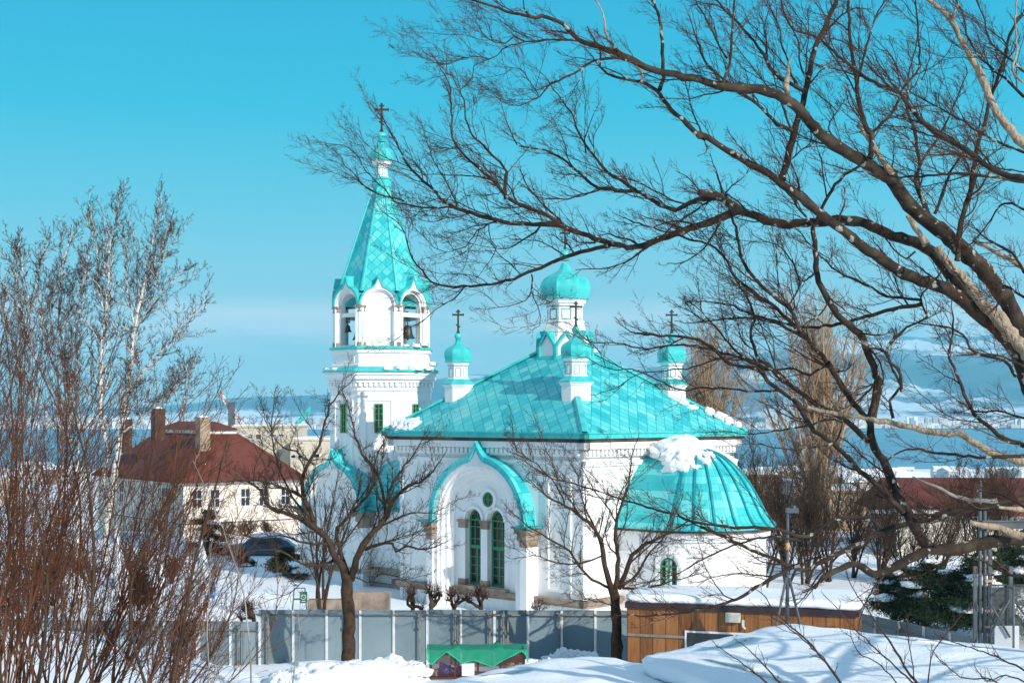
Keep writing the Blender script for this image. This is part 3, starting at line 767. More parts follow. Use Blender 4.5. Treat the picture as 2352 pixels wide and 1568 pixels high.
def traced_tree(D0, limbs, seed, fan, mats, parent, trunk_names=('trunk','crown'), bias=(-.10,-.12,0), sides=10, tw=1.0, planar=.0):
    """limbs: (trace, r0px, r1px, depth0, depth1, density)"""
    rg=np.random.default_rng(seed)
    wd=Wood(); tg=Wood()
    for L in limbs:
        s,r0,r1,d0,d1,dens=L[:6]
        P3,r=limb_chain(s,r0,r1,d0,d1,rg,D0=D0)
        Wp=to_world(P3,D0); dd=Wp[:,1]/F
        wd.add(Wp[None],(r*dd)[None],sides)
        if dens<=0: continue
        seg=np.linalg.norm(np.diff(P3,axis=0),axis=1).sum()
        per=int(seg/fan['sp']*dens)
        if per<1: continue
        t0=L[6] if len(L)>6 else .05
        lenb=np.array([fan['len']]); bs=np.array(bias)
        S,Dv,Lg,R1=kids(P3[None],r[None],per,t0,1.,fan['ang'],rg,1.,.5,lenb,bias=bias,planar=planar)
        tl=t0+(1-t0)*(np.arange(per)+.5)/per
        Lg=fan['len']*(.35+.9*rg.uniform(0,1,len(S))**1.5)*(1-.35*tl)
        # boughs: longer side branches that carry their own twigs
        pb=max(1,int(seg/fan['bsp']*dens)); tb=t0+(1-t0)*(np.arange(pb)+.5)/pb
        Sb,Db,_l,Rb=kids(P3[None],r[None],pb,t0,.97,46,rg,1.,.5,lenb,bias=bs*1.3)
        Lb=fan['blen']*(.35+.9*rg.uniform(0,1,pb))*(1-.45*tb); Rb=np.clip(Rb,.9*tw,fan['br'])*(.6+.5*rg.uniform(0,1,pb))
        B=grow(Sb,Db,Lb,18,.11,bs*.16,rg); RB=taper(Rb,18,.3)
        Wc=to_world(B,D0); wd.add(Wc,RB*Wc[...,1]/F,6)
        S2,D2,L2,R2=kids(B,RB,fan['kb'],.08,1.,40,rg,.33,.75,Lb,bias=bs*.8)
        S=np.concatenate([S,S2]);Dv=np.concatenate([Dv,D2]);Lg=np.concatenate([Lg,np.clip(L2,fan['len']*.2,fan['len'])]);R1=np.concatenate([R1,R2])
        R1=np.minimum(R1,fan['r']*(.35+1.0*Lg/fan['len']/1.3))
        S=np.concatenate([S,P3[-1:]]);Dv=np.concatenate([Dv,nrm(P3[-1:]-P3[-3:-2])]);Lg=np.append(Lg,fan['len']*.6);R1=np.append(R1,min(r[-1],1.5))
        n1=10; C1=grow(S,Dv,Lg,n1,.13,bs*.2,rg); Rr=taper(R1,n1,.35)
        Wc=to_world(C1,D0); tg.add(Wc,Rr*Wc[...,1]/F,4)
        S2,D2,L2,R2=kids(C1,Rr,fan['k2'],.10,1.,42,rg,.48,.75,Lg,bias=bs*.5)
        R2=np.clip(R2,.36*tw,.7*tw); per3=fan['k3']
        C2=grow(S2,D2,L2,6,.11,bs*.2,rg); Rr2=taper(R2,6,.5)
        Wc=to_world(C2,D0); tg.add(Wc,Rr2*Wc[...,1]/F,3)
        if per3:
            S3,D3,L3,R3=kids(C2,Rr2,per3,.12,1.,44,rg,.5,.85,L2,bias=np.array(bias)*.3)
            R3=np.clip(R3,.28*tw,.42*tw)
            C3=grow(S3,D3,L3,3,.15,np.array(bias)*.4,rg); Rr3=taper(R3,3,.7)
            Wc=to_world(C3,D0); tg.add(Wc,Rr3*Wc[...,1]/F,3)
    a=wd.obj(trunk_names[0],mats[0],parent)
    b=tg.obj(trunk_names[1],mats[1],parent) if tg.b else None
    return a,b
# ------------------------------------------------------------ the big tree on the right
big=thing('bare_tree','large bare tree with lichen-spotted limbs reaching in across the sky from the right','tree',(0,0,0))
D1=19.0
LB=[ # trace, r0, r1 (view px), depth0, depth1, density, start
 ("V 2540,1330 D 2343,1420 2270,1250 2150,1110 2020,1010 1900,900 1750,800 1600,760 1480,710 1300,600 1150,490 1040,400 900,300 780,200 650,100 B 600,1330 480,1240 380,1190 250,1110 140,1050 0,950 A 2200,1010 2100,930 1930,760 1850,650 1740,590 1600,570 1500,530 1440,480",26,2.5,18,17,.45,.35),
 ("A 1440,480 1450,400 1440,350 1390,270 1345,190",2.5,1,17,16.8,0),
 ("A 1870,650 1900,560 1890,430 1885,250 1865,100 1830,0 1815,-60",5,2.5,17,17.4,.6,.6),
 ("D 1690,560 1560,480 1400,440 1250,370 1120,330 1000,330 850,340 700,350 600,355 480,330 370,280 290,260 200,290 100,330 0,360 C 2250,520 2150,510 2050,490 1950,460 1850,420 1740,380 1600,290 1490,245 1380,200 1300,140 1240,70 1190,20 A 560,1200 480,1140 380,1000 375,850 360,650 310,520",13,1.2,18.5,21,1.0,.25),
 ("D 2100,1040 1900,800 1800,700 1740,620 1690,560",22,13,18,18.5,0),
 ("C 1700,360 1600,360 1450,355 1330,350 1240,320 1160,310 1050,270 920,230 830,170 760,80 660,0 G 850,560 800,440 740,350 690,260",6,1.2,20,22,1.1),
 ("C 1290,140 1297,60 1300,0 A 760,1430 760,1340 770,1240 715,1170 590,1040 530,990 470,850 455,720 380,560 300,490",4,1,20.5,21.5,1.2),
 ("C 2050,510 1950,530 1850,560 1740,590 1620,640 1500,690 1400,730 1250,775 1100,795 1000,805 870,800 770,770 700,690 630,600 590,480 540,360 420,260",5,.8,19,21,.8),
 ("C 1000,810 930,890 800,960 700,1060",1.8,.6,20,20.5,1.1),
 ("C 1490,720 1500,740 1490,820 1450,900 1330,940 1220,955",2,.6,20,19,.8),
 ("C 1490,830 1540,950 1550,1080 1500,1110",1.3,.6,20,19,.9),
 ("C 920,235 780,240 640,220 500,190 430,100 300,-30 G 460,550 370,480 270,480",2.6,.7,22,23,1.),
 ("G 870,950 650,890 560,850 480,760 380,650 360,600",2.2,.7,22.3,23,1.),
 ("G 1250,1000 1190,1100 1090,1120 960,1080",1.2,.6,21,22,1.),
 ("G 1580,1140 1480,1200 1390,1330 1250,1370 1120,1400",1.6,.6,21,22,1.1),
 ("G 1580,1140 1590,1280 1640,1340 1550,1500 1500,1560",1.3,.6,21,22,1.0),
 ("D 0,130 A 2343,1420 2170,1430 2080,1470 1980,1510 1880,1480 1800,1430 1740,1380 1620,1375 1480,1360 1380,1330 1250,1210 1100,1100 970,1070 850,1050 780,900",7,1.2,17.5,19,1.2),
 ("D 290,260 200,190 120,140 0,130",11,7,18,17.5,.5),
 ("A 1700,1370 1600,1300 1500,1240 1430,1170 1340,1050 1270,920 1250,840 1110,650 1050,560",4,1,18,19,1.1),
 ("A 1340,1100 1330,1000 1370,880 1410,790",1.8,.8,18,18.5,.8),
 ("D 2500,1450 2343,1200 2290,1050 2200,880 2100,740 1980,610 1850,490 1700,370 1600,290 1480,170 1370,0 B 1400,1290 1350,1270 1200,1170 1050,1090 900,990 800,880 720,790 620,710 500,660 350,640 150,620 0,570 A 2150,570 2000,540 1900,520 1780,490 1680,440 1560,380 1430,340 1280,280 1180,180 1070,125 980,130 900,115 760,80 650,40 500,-10",23,2.2,18.5,16,.5,.35),
 ("A 1280,285 1100,290 950,300 800,330 700,400 600,440 540,480 520,560",2.6,.9,16.5,16,1.3),
 ("A 640,430 520,405 400,440 300,470 150,400",1.5,.6,16,15.6,1.6),
 ("A 900,300 820,270 760,310 680,300 590,240 530,120",1.8,.6,16.3,16,1.6),
 ("A 1600,420 1480,420 1400,440 1300,500 1200,550 1090,600 1010,690 870,760 740,740",3.4,.9,16.6,16.2,1.4),
 ("A 1000,690 930,580 860,500 720,480",1.3,.6,16.3,16,1.5),
 ("A 930,120 890,60 890,-20",2,1,16,16,.5),
 ("B 600,1290 630,1150 680,980 700,900 750,750 780,600 820,400 900,200 1000,0 1030,-60",9,4,17.5,18,1.0),
 ("B 670,940 560,890 460,780 330,680 180,570 60,460 0,340 -40,200",4.5,1.8,17.5,17,1.0),
 ("B 760,660 650,600 540,530 470,400 430,340 350,240 220,110 130,0 100,-40",5,2,17.5,18.2,1.2),
 ("B 770,560 720,440 720,300 640,150 590,0",2.4,1.2,17.7,18,1.2),
 ("B 690,610 650,480 590,300 570,180 480,0",2.2,1.2,18,18,1.2),
 ("B 170,600 220,450 240,200 260,0",3.6,2,16.5,16.4,1.2),
 ("B 200,420 120,280 40,100 -30,0",2.6,1.2,16.5,16.1,1.3),
 ("B 1230,1140 1250,1000 1190,880 1150,700 1130,550 1090,300 1080,0 1075,-50",7,2.6,17.3,17,1.1),
 ("B 1250,950 1370,850 1430,740 1500,600 1590,480 1580,250 1560,0",3.4,1.6,17.3,17.7,1.3),
 ("B 1140,620 1200,380 1260,150 1340,0",3.2,1.5,17,17,1.2),
 ("B 1060,1060 930,930 990,800 930,740 840,660",2.4,1,17.6,18,1.1),
 ("D 1700,370 1620,220 1550,0 B 1590,1300 1570,1260 1590,1180 1550,950 1500,780 1420,640 1330,500",6,2,18,17.5,1.1),
 ("B 1600,1170 1720,1000 1800,850 1900,600",3,1.4,17.6,17.7,1.2),
 ("D 1860,620 1880,400 1930,200 1990,0 B 1960,1350 2010,1050 2060,900 2100,700 2200,430 2240,250 2330,100",7,3,17.8,18,1.2),
 ("D 1700,280 1800,0 B 1800,1250 1870,1150 1930,1050",4,2,17.8,17.6,.8),
 ("B 2400,1295 2343,1290 2200,1260 2050,1180 1930,1080 1720,970 1600,870 1500,740 1400,650 1200,560 1000,400 870,280 700,220 620,120 580,0",8,1.5,13,14.5,1.3,.1),
 ("B 2400,1320 2343,1310 2100,1270 1900,1255 1700,1260 1500,1275 1350,1270 1100,1230 900,1180",4.5,1,13.5,14,.7),
 ("B 2343,1100 2100,1000 1900,870 1700,760 1500,650 1350,550",3.2,1,14,14.5,1.8),
 ("B 2343,700 2200,560 2080,470 1950,300 1900,100 1850,0",3.6,1.6,17.5,18,1.5),
 ("B 2343,520 2240,420 2100,300 2050,120 2000,0",3,1.4,17,17,1.5),
 ("B 2343,1240 2100,1200 1900,1120 1700,1050 1450,1000",2,1,14.5,15,1.5),
 ("D 820,380 840,550 850,720 900,850 1000,1000 1080,1080 1160,1150 1220,1280 1260,1380 1310,1500 E 1290,90 1290,220 1240,420",5.5,11,18,17.6,.9),
 ("D 820,380 930,160 1050,0 B 1230,1160",4,3,18,17.6,.8),
 ("D 830,370 740,260 620,100 500,0 ",3.6,1.2,18,17.2,1.2),
 ("E 2600,1200 2343,1260 2200,1275 2000,1310 1850,1345 1700,1350 1600,1370 1480,1440 1350,1500 1260,1520 1180,1470 1130,1450 1020,1480 900,1550 830,1620",19,5,17.5,16,.5,.45),
 ("E 1700,1350 1640,1320 1580,1230 1500,1080 1430,950 1350,750 1250,570 1235,420",13,8.5,17,17.6,.35),
 ("E 1235,440 1150,330 1060,220 980,80 930,0 D 980,1430 850,1260 780,1180 700,1050 640,950 450,800 310,600 280,420 220,250 130,0",7,2.2,17.5,18.5,1.0),
 ("D 790,1190 650,1110 500,1040 370,1000 200,930 0,910",3.5,1.4,18,19,1.1),
 ("D 730,1140 560,960 400,850 270,740 200,620 80,500 0,480 C 2200,330",4.5,1.5,18,19,1.1),
 ("D 640,950 720,810 680,640 560,500 450,470",2.4,1,18,18.5,1.2),
 ("E 1480,1090 1300,900 1150,770 1070,680 960,570 830,490 750,370 680,270 580,200 500,130 430,50 350,30 200,0 D 150,1300 0,1190 C 2250,1140",7,2.6,17,19,.6),
 ("E 1220,570 1100,450 1000,380 870,310 750,230 600,130 500,20 D 430,1330 370,1130 400,1000 280,780",7,2,17.3,19,.8),
 ("D 480,1400 280,1280 130,1110 0,960",3.4,1.4,18.5,19.5,1.),
 ("E 930,0 800,90 680,40 500,60 350,30",3,2,18,18.5,.6),
 ("E 560,200 400,210 200,190 0,180 F 1300,470 1000,330 800,320 620,240",2.6,.8,18,20,.7),
 ("E 980,580 1030,430 900,420 700,470 500,500 330,510 150,490",2.6,.9,17.6,18.5,.5),
 ("E 960,580 800,620 600,620 400,580 250,600",2.2,.8,17.4,17,.5),
 ("F 1620,230 1400,300 1200,330 1000,350 900,420 700,500",2,.7,18.5,19.5,.5),
 ("F 2020,350 1800,250 1600,200 1320,140 1060,170 850,130 650,120 560,40",4,.8,18.5,19.5,.4),
 ("E 1310,1190 1250,1130 1120,1110 960,1140 850,1200 780,1260 700,1250 600,1210 400,1190 200,1180 0,1150 H 1600,480 1400,420 1150,340 950,280 820,190",5,1,16.5,17.5,.8,.4),
 ("E 2500,950 2343,980 2150,1020 2000,1050 1850,1070 1700,1110 1550,1150 1350,1200 1200,1280 1050,1350 850,1450 700,1480 H 1800,560",9,3,17.5,17,.8),
 ("H 2352,770 2200,840 2000,960 1800,1020 1550,1050 1400,1050",5,1.2,16,16.5,.8),
 ("H 2352,640 2150,620 1950,680 1780,760 1650,830 1450,880",3,1,16,16.5,1.0),
 ("E 2343,600 2200,540 2080,450 1980,370 1930,260 1880,130 1820,0 D 1800,1320 1830,1150 1830,1000",6,2,16,17,.8),
 ("E 2343,670 2100,680 1900,670 1700,650 1550,620 1450,640 1370,690 1340,740",4.5,1.5,16.5,16.8,.5),
 ("D 2280,1450 2200,1330 2000,1290 1900,1150 1800,1100 1600,1070",4,1.5,17,18,.8),
 ("D 1460,1560 1450,1430 1350,1260 1500,1100 1640,1020 1600,880 1750,700",3.5,2,17,17.5,1.0),
 ("E 1400,400 1380,270 1450,180 1400,50 D 1340,1270 1240,1250",4,2,17.3,17.3,.8),
 ("D 1600,930 1400,970 1200,1020 1000,1070 760,1100 500,1040 250,1030 0,1060",5,1.5,17.2,19,.9),
 ("D 1600,900 1350,870 1200,790 1000,700 900,600 750,450",3.5,1.4,17.5,18.5,1.2),
 ("D 1560,550 1500,600 1400,530 1300,400",2.5,1.2,18,18.2,.8),
 ("D 2343,1380 2150,1300 2000,1290",3,1.5,16,16,1.5),
 ("E 2343,400 2150,350 2000,360 1900,300",3,1.2,16,16.5,2.0),
 ("E 2343,1040 2200,960 2050,930 1900,900",3,1.2,16,16.5,1.5),
 ("E 2343,1540 2200,1510 2050,1430 1900,1390 1700,1370",3.5,1.3,16.5,17,.6),
 ("D 2343,250 2200,200 2050,400 1950,500",3,1.2,16,17,1.2),
 ("D 2343,700 2250,560 2100,480 2000,400",4,1.6,16,17,1.0),
 ("D 2343,880 2200,800 2150,950",3,1.6,16,17,1.5),
]
LB+=[("V 2540,1330 2750,1150 3000,900 3200,600 3300,300",16,3,18.2,17,.1),("V 2540,1330 2800,1200 3100,1050 3500,850 3900,700",15,3,18,19,.1),("V 2700,1180 3000,1100 3400,1080 3800,1000",9,2,18,16,.1),
 ("V 2850,1030 3100,930 3400,650 3600,400",9,2,17.8,20,.1),("V 2560,1350 2750,1330 3000,1240 3300,1200",10,2,18,21,.1),("V 2950,1120 3250,950 3600,900 3850,820",7,2,18,22,.1),("V 2560,1200 2700,900 2800,500 2750,100",12,3,18.2,17,.1),("V 3000,900 3300,800 3600,600",7,2,17.5,15,.1),("V 2600,1300 2900,1180 3200,1130 3500,1060",7,2,18,19,.1)]
for k_ in range(11):
    ya=1320-k_*82; LB.append(("V 2620,%d 2850,%d 3150,%d 3500,%d 3850,%d"%(ya,ya-60+k_*3,ya-90-(k_%3)*40,ya-140+(k_%4)*30,ya-200),5+(k_%3)*1.5,2,17.5+(k_%5)*.9,16.5+(k_%4)*1.8,.05))
traced_tree(D1,LB,11,dict(sp=30,len=105,ang=42,r=1.1,k2=5,k3=3,bsp=62,blen=250,br=2.8,kb=9),(M['lichen'],M['twig']),big,bias=(-.16,-.16,0),tw=1.0)
rg=np.random.default_rng(3)
for s,r0,r1,d0,d1 in (("D 2500,1400 2343,1250 2250,1150 2150,1020 2030,910 1930,780 1800,640 1720,520",20,9,17.3,17.6),
 ("B 2460,1110 2343,1040 2300,1000 2180,850 2100,720 2030,550 1950,400 1850,220 1800,120 1640,-10",11,4.5,17,17.5),("B 1830,130 1840,90 1870,40",4.5,3,17.4,17.4),
 ("B 1400,1260 1320,1160 1230,1010 1145,900",6,5,17.4,17.3),("D 1640,500 1560,380 1500,290",8,5,17.5,17.5),
 ("B 640,700 620,620 640,520 660,420",7,3,17.2,17.2),
 ("E 2480,760 2343,720 2200,680 2050,620 1900,520 1750,510 1600,480 1400,440 1200,400 1000,370 780,320",10,4,16.8,17.5),
 ("E 2330,1250 2250,1220 2100,1180 1950,1150",9,4.5,16.9,16.8),("E 2343,1060 2250,1050 2150,1040",6,3,16.9,16.8),
 ("D 2400,740 2300,640 2150,560 1980,470",7,4,16.5,17),
 ("A 1740,600 1735,500 1650,430 1530,330 1480,230 1465,100 1400,0 1390,-30",4,1.5,17,17.2),("B 2343,600 2260,520 2290,350 2280,100 2290,0",3,1.5,16.8,17)):
    P3,r=limb_chain(s,r0,r1,d0,d1,rg,D0=D1); Wp=to_world(P3,D1); r=r*(1+.12*rg.normal(0,1,len(r))); dead=Wood(); dead.add(Wp[None],(r*Wp[:,1]/F)[None],12); dead.obj('dead_branch',M['deadwood'],big)
dg=Wood()
P3,r=limb_chain("E 2150,990 2000,995 1850,960 1700,890 1540,820",6,2,16.5,16.6,rg,D0=D1); Wp=to_world(P3,D1); dg.add(Wp[None],(r*Wp[:,1]/F)[None],10)
dg.obj('pale_dead_branch',M['deadgrey'],big)
# trunk outside the frame that the limbs join
tk=Wood(); x0=xat(2560,18.2)
tk.add(np.array([[(x0+.5,18.5,3.5),(x0+.3,18.4,5.5),(x0+.1,18.3,7.0),(xat(2540,18),18,zat(1330,18)),(x0-.25,18.2,8.6),(xat(2480,18.4),18.4,zat(990,18.4))]]),np.array([[.62,.50,.42,.38,.32,.2]]),16)
tk.obj('main_trunk',M['lichen'],big)
# ------------------------------------------------------------ two pruned trees in front of the fence
t2=thing('bare_tree','bare pruned tree with a thick dark trunk, left of the net-covered cage','tree')
traced_tree(48.5,[
 ("V 803,1545 K 775,1790 775,1500 760,1350 765,1250",16,13,48.5,48.5,0),
 ("K 755,1290 745,1220 680,1110 640,1020 560,950 480,900 370,860 280,830 220,720 130,660 20,670",9,1.6,48.5,46.5,1,.3),
 ("K 560,950 540,860 500,780 480,660 520,560 590,440 640,250 700,130 780,50",6,.9,48,48,1.1),
 ("K 500,770 400,720 300,680 180,660 60,655",3.5,.9,48,46,1.2),
 ("K 640,1030 560,960 520,880 420,760 330,560 290,350 310,150",3.6,.9,48.5,50,1.2),
 ("K 560,560 440,480 330,420 230,250",2.4,.8,48,47,1.2),
 ("K 790,1280 840,1110 900,1020 960,950 1010,890 1060,780 1150,700 1254,650 1330,560",9,1.5,48.5,47,1,.25),
 ("K 880,1090 960,1060 1050,1050 1070,1110 1130,1070 1254,1090 1360,1060",4.5,1.1,48.5,47,1.1),
 ("K 1000,880 1000,800 980,700 950,600 860,500 800,300 760,150",4,.9,48,49,1.2),
 ("K 1000,820 1040,700 1100,600 1180,500 1240,400",3.4,.9,48,48,1.2),
 ("K 770,1250 700,1000 760,900 850,800 960,640 1000,450",5.5,1,48.5,50,1.2),
 ("K 700,1150 600,1190 480,1180 350,1100 200,1100 60,1130",3.5,.9,48.5,47,.8),
 ("K 800,1260 900,1300 1000,1240 1150,1300",1.6,.7,48.5,47,1.2),
 ("K 640,1060 500,1050 330,1000 220,1020 60,1000",3,.8,48,46.5,.9),
 ("K 960,950 1080,900 1200,860 1330,870",2.6,.8,48,47,1.2),
],21,dict(sp=20,len=60,ang=46,r=1.0,k2=5,k3=3,bsp=38,blen=170,br=2.4,kb=9),(M['bark'],M['greytwig']),t2,bias=(0,-.14,0),tw=.95)
t3=thing('bare_tree','smaller bare tree with reddish-brown bark, left of the wooden shed','tree')
traced_tree(48.0,[
 ("V 1418,1512 H 1340,1300 1335,1180 1335,1050 1330,950 1315,890",14,10,48,48,0),
 ("H 1310,900 1270,780 1240,620 1180,540 1060,450 960,400 880,330",7,1,48,47,1.1,.3),
 ("H 1330,900 1345,740 1330,600 1350,480 1400,330 1420,180 1440,110",6,.8,48,48,1.1,.2),
 ("H 1350,900 1400,780 1420,720 1500,660 1620,600 1750,520",6.5,1,48,46.5,1.1,.2),
 ("H 1300,900 1200,850 1130,780 1080,700 950,620 850,560 740,470",3.5,.9,48,46,1.1,.15),
 ("H 1370,890 1450,820 1520,700 1600,620 1640,480",3.6,.9,48,49,1.1),
 ("H 1260,720 1150,760 1000,760 880,720 760,740",2.2,.7,48,47,1.1),
 ("H 1060,460 1000,330 900,220 780,150 740,80",2,.7,47.5,47,1.1),
 ("H 1240,620 1150,420 1120,280 1080,210",2.6,.7,48,48,1.2),
 ("H 1370,900 1500,900 1650,860 1800,820",3,.8,48,47,1.2),
 ("H 1340,1000 1250,980 1150,960 1050,990",1.5,.6,48,47,1.1),
],22,dict(sp=20,len=58,ang=46,r=.95,k2=5,k3=3,bsp=38,blen=160,br=2.2,kb=9),(M['bark'],M['greytwig']),t3,bias=(0,-.13,0),tw=.9)
w=Wood(); P3,r=limb_chain("H 1215,620 1225,560 1250,505",4,3,47.8,47.8,rg,D0=48.); Wp=to_world(P3,48.); w.add(Wp[None],(r*Wp[:,1]/F)[None],8); w.obj('cut_stub',M['deadwood'],t3)
# ------------------------------------------------------------ birches behind the fence, far left
bi=thing('birch_tree','tall white-barked birch clump standing in front of the red-roofed house','tree')
birchm,nt,b=newmat('birch_bark'); L_=nt.links.new
tc=N(nt,'ShaderNodeTexCoord'); mp=N(nt,'ShaderNodeMapping'); mp.inputs['Scale'].default_value=(1.5,1.5,7); L_(tc.outputs['Object'],mp.inputs[0])
n_=N(nt,'ShaderNodeTexNoise'); n_.inputs['Scale'].default_value=1.6; L_(mp.outputs[0],n_.inputs['Vector'])
r_=ramp(nt,n_.outputs['Fac'],[(.36,(.07,.05,.04)),(.44,(.62,.57,.50)),(.7,(.80,.76,.70))]); L_(r_.outputs[0],b.inputs['Base Color'])
traced_tree(60.,[
 ("V 243,1290 M 545,760 560,640 530,520 560,400 520,250 515,0 N 820,1150 845,900 860,550 900,400 930,200 950,120",8,.8,60,60,1.2,.35),
 ("M 545,760 575,570 600,400 620,270 640,130 N 1030,1500 1040,1300 1070,1100 1120,900 1170,650 1210,450 1250,180",8.5,.8,60,59,1.2,.3),
 ("M 640,130 700,20 N 1250,1400 1370,1270 1450,1160 1600,1000",3.4,.8,59.5,58,1.4),
 ("N 1060,1200 1000,950 990,700 960,450",2.6,.8,59.5,60,1.3),
 ("N 830,1100 770,850 760,600 700,350",2.6,.8,60,61,1.3),
 ("N 1090,1050 1200,850 1290,650 1380,480",2.4,.8,60,58.5,1.3),
 ("N 1050,1250 1200,1000 1350,820 1480,740",2.2,.8,60,58.5,1.3),
 ("M 620,300 750,200 900,60 1000,-60",2.4,.8,59.5,57.5,1.4),
 ("M 630,200 800,120 980,60",2,.8,59.5,58,1.5),
 ("N 1130,850 1250,600 1340,350",1.8,.7,60,60,1.3),
],31,dict(sp=22,len=48,ang=32,r=.75,k2=5,k3=3,bsp=26,blen=150,br=1.7,kb=10),(birchm,M['twig']),bi,bias=(0,-.22,0),tw=.95)
bi2=thing('birch_tree','leftmost birch, with several slim pale stems behind the brown shrubs','tree')
traced_tree(64.,[
 ("V 178,1290 N 600,2600 560,2100 540,1568 480,1250 460,1050 490,750 520,600 600,400",4.5,.8,64,64,1.2,.35),
 ("N 560,1700 400,1450 330,1150 300,800 370,500",3.4,.8,64,65,1.2,.2),
 ("N 620,2400 590,1568 610,1200 680,750",3,.8,64,64,1.2,.3),
 ("N 560,1900 300,1500 200,1150 120,800 110,550",2.6,.8,64,65,1.2,.3),
 ("N 560,2100 250,1700 100,1300 40,950",2.4,.8,64,65,1.2,.3),
 ("N 330,1150 200,900 170,650 ",1.6,.7,64,65,1.4),
 ("N 480,1250 600,950 660,800 700,600",1.6,.7,64,65,1.4),
],32,dict(sp=22,len=48,ang=32,r=.75,k2=5,k3=3,bsp=26,blen=150,br=1.7,kb=10),(birchm,M['twig']),bi2,bias=(0,-.22,0),tw=.95)
# ------------------------------------------------------------ metric trees
def metric_tree(parent, base, height, spread, seed, stems=1, mats=None, upr=.9, n1=14, n2=8, n3=5, n4=0, r=.12, lean=(0,0), tw=.008, bias=.1, t0=.25, jit=.09, names=('trunk','crown'), lf=.5):
    rg=np.random.default_rng(seed); wd=Wood(); tg=Wood()
    S=np.tile(np.array([base],float),(stems,1))+np.concatenate([rg.normal(0,r*1.2*(stems>1),(stems,2)),np.zeros((stems,1))],1)
    D=np.tile(np.array([[lean[0],lean[1],1.]]),(stems,1)); 
    if stems>1: D[:,:2]+=rg.normal(0,spread,(stems,2))
    L=height*(.75+.3*rg.uniform(0,1,stems)) if stems>1 else np.array([height])
    P0=grow(S,D,L,16,.035,(0,0,.03),rg); R0=taper(np.full(stems,r),16,.15); wd.add(P0,R0,8)
    S,D,L1,R1=kids(P0,R0,n1,t0,1.,48*(1.4-upr),rg,lf,.5,L,bias=(0,0,bias*2)); P1=grow(S,D,L1,9,jit,(0,0,bias),rg); R=taper(np.maximum(R1,tw*1.3),9,.3); (wd if True else tg).add(P1,R,5)
    S,D,L2,R2=kids(P1,R,n2,.1,1.,40,rg,.45,.6,L1,bias=(0,0,bias)); P2=grow(S,D,L2,5,jit*1.3,(0,0,bias),rg); R=taper(np.clip(R2,tw,tw*2.5),5,.5); tg.add(P2,R,3)
    S,D,L3,R3=kids(P2,R,n3,.1,1.,40,rg,.5,.8,L2,bias=(0,0,bias)); P3=grow(S,D,L3,3,jit*1.3,(0,0,bias),rg); R=taper(np.clip(R3,tw*.7,tw*1.4),3,.6); tg.add(P3,R,3)
    if n4:
        S,D,L3,R3=kids(P3,R,n4,.1,1.,40,rg,.5,.8,L3,bias=(0,0,bias)); P3=grow(S,D,L3,2,jit*1.3,(0,0,bias),rg); R=taper(np.clip(R3,tw*.6,tw*1.2),2,.6); tg.add(P3,R,3)
    wd.obj(names[0],mats[0],parent); tg.obj(names[1],mats[1],parent)
def bush(name,label,cat,px,pyb,pyt,d,spread,seed,stems=9,mats=None,group=None,tw=.006,r=.03,**k):
    z=zat(pyb,d); h=zat(pyt,d)-z
    t=thing(name,label,cat,group=group)
    metric_tree(t,(xat(px,d),d,z),h,spread,seed,stems,mats or (M['redtwig'],M['redtwig']),r=r,tw=tw,**k)
    return t
# tan poplar-like trees behind the church
for nm,lb,px,pyb,pyt,d,sd,st,r,w_ in (('poplar_tree','tall light-brown upright bare tree at the right, in front of the bay',1880,1290,800,108,41,1,.36,.62),
      ('poplar_tree','light-brown bare tree whose top shows just right of the right-hand small cupola',1628,1200,805,104,42,1,.26,.5)):
    t=thing(nm,lb,'tree'); z=zat(pyb,d)
    metric_tree(t,(xat(px,d),d,z),zat(pyt,d)-z,.1,sd,st,(M['tan'],M['tan']),upr=.8,n1=70,n2=9,n3=5,r=r,tw=.016,bias=.10,t0=.15,lf=w_,jit=.08)
# dark leafless thicket right of the apse
th=[(1700,1340,1040,78),(1755,1350,1010,74),(1810,1350,1060,70),(1850,1340,1090,69),(1905,1335,1060,76),(1960,1340,1050,80),(2020,1345,1090,77),(2085,1345,1120,79),(2150,1340,1100,82),(2230,1340,1060,74),(2320,1340,1020,73)]
desc=['multi-stemmed bare bush growing against the right end of the apse','bare dark tree with several stems just right of the apse','dark bare tree behind the steel tripod pole','low bare tree between the tripod pole and the tall light-brown tree','bare tree at the foot of the tall light-brown tree','bare tree with reddish twigs to the right of the tall light-brown tree','bare tree in front of the snowy slope left of the red roof','wide bare bush in front of the dark red roof','bare bush behind the left end of the right-hand conifers','bare tree behind the steel frame at the right edge','rightmost bare tree, partly cut by the right edge of the frame']
for i,(px,pb,pt,d) in enumerate(th):
    bush('bare_tree',desc[i],'tree',px,pb,pt,d,.30,60+i,stems=5,mats=(M['bark'],M['greytwig']),r=.075,tw=.008,upr=.75,n1=19,n2=8,n3=5,t0=.2,bias=.06,lf=.42,group='bare trees behind the shed')
# three thin trees behind the left pruned tree
for i,(px,pb,pt,d,lb) in enumerate(((728,1400,1060,60,'thin dark tree behind the left pruned tree, right of the green barricade'),(742,1400,1150,59,'second thin dark tree beside it, nearer the thick trunk'))):
    bush('bare_tree',lb,'tree',px,pb,pt,d,.16,90+i,stems=3,mats=(M['bark'],M['greytwig']),r=.07,tw=.009,upr=.8,n1=12,n2=6,n3=3,bias=.1,lf=.35)
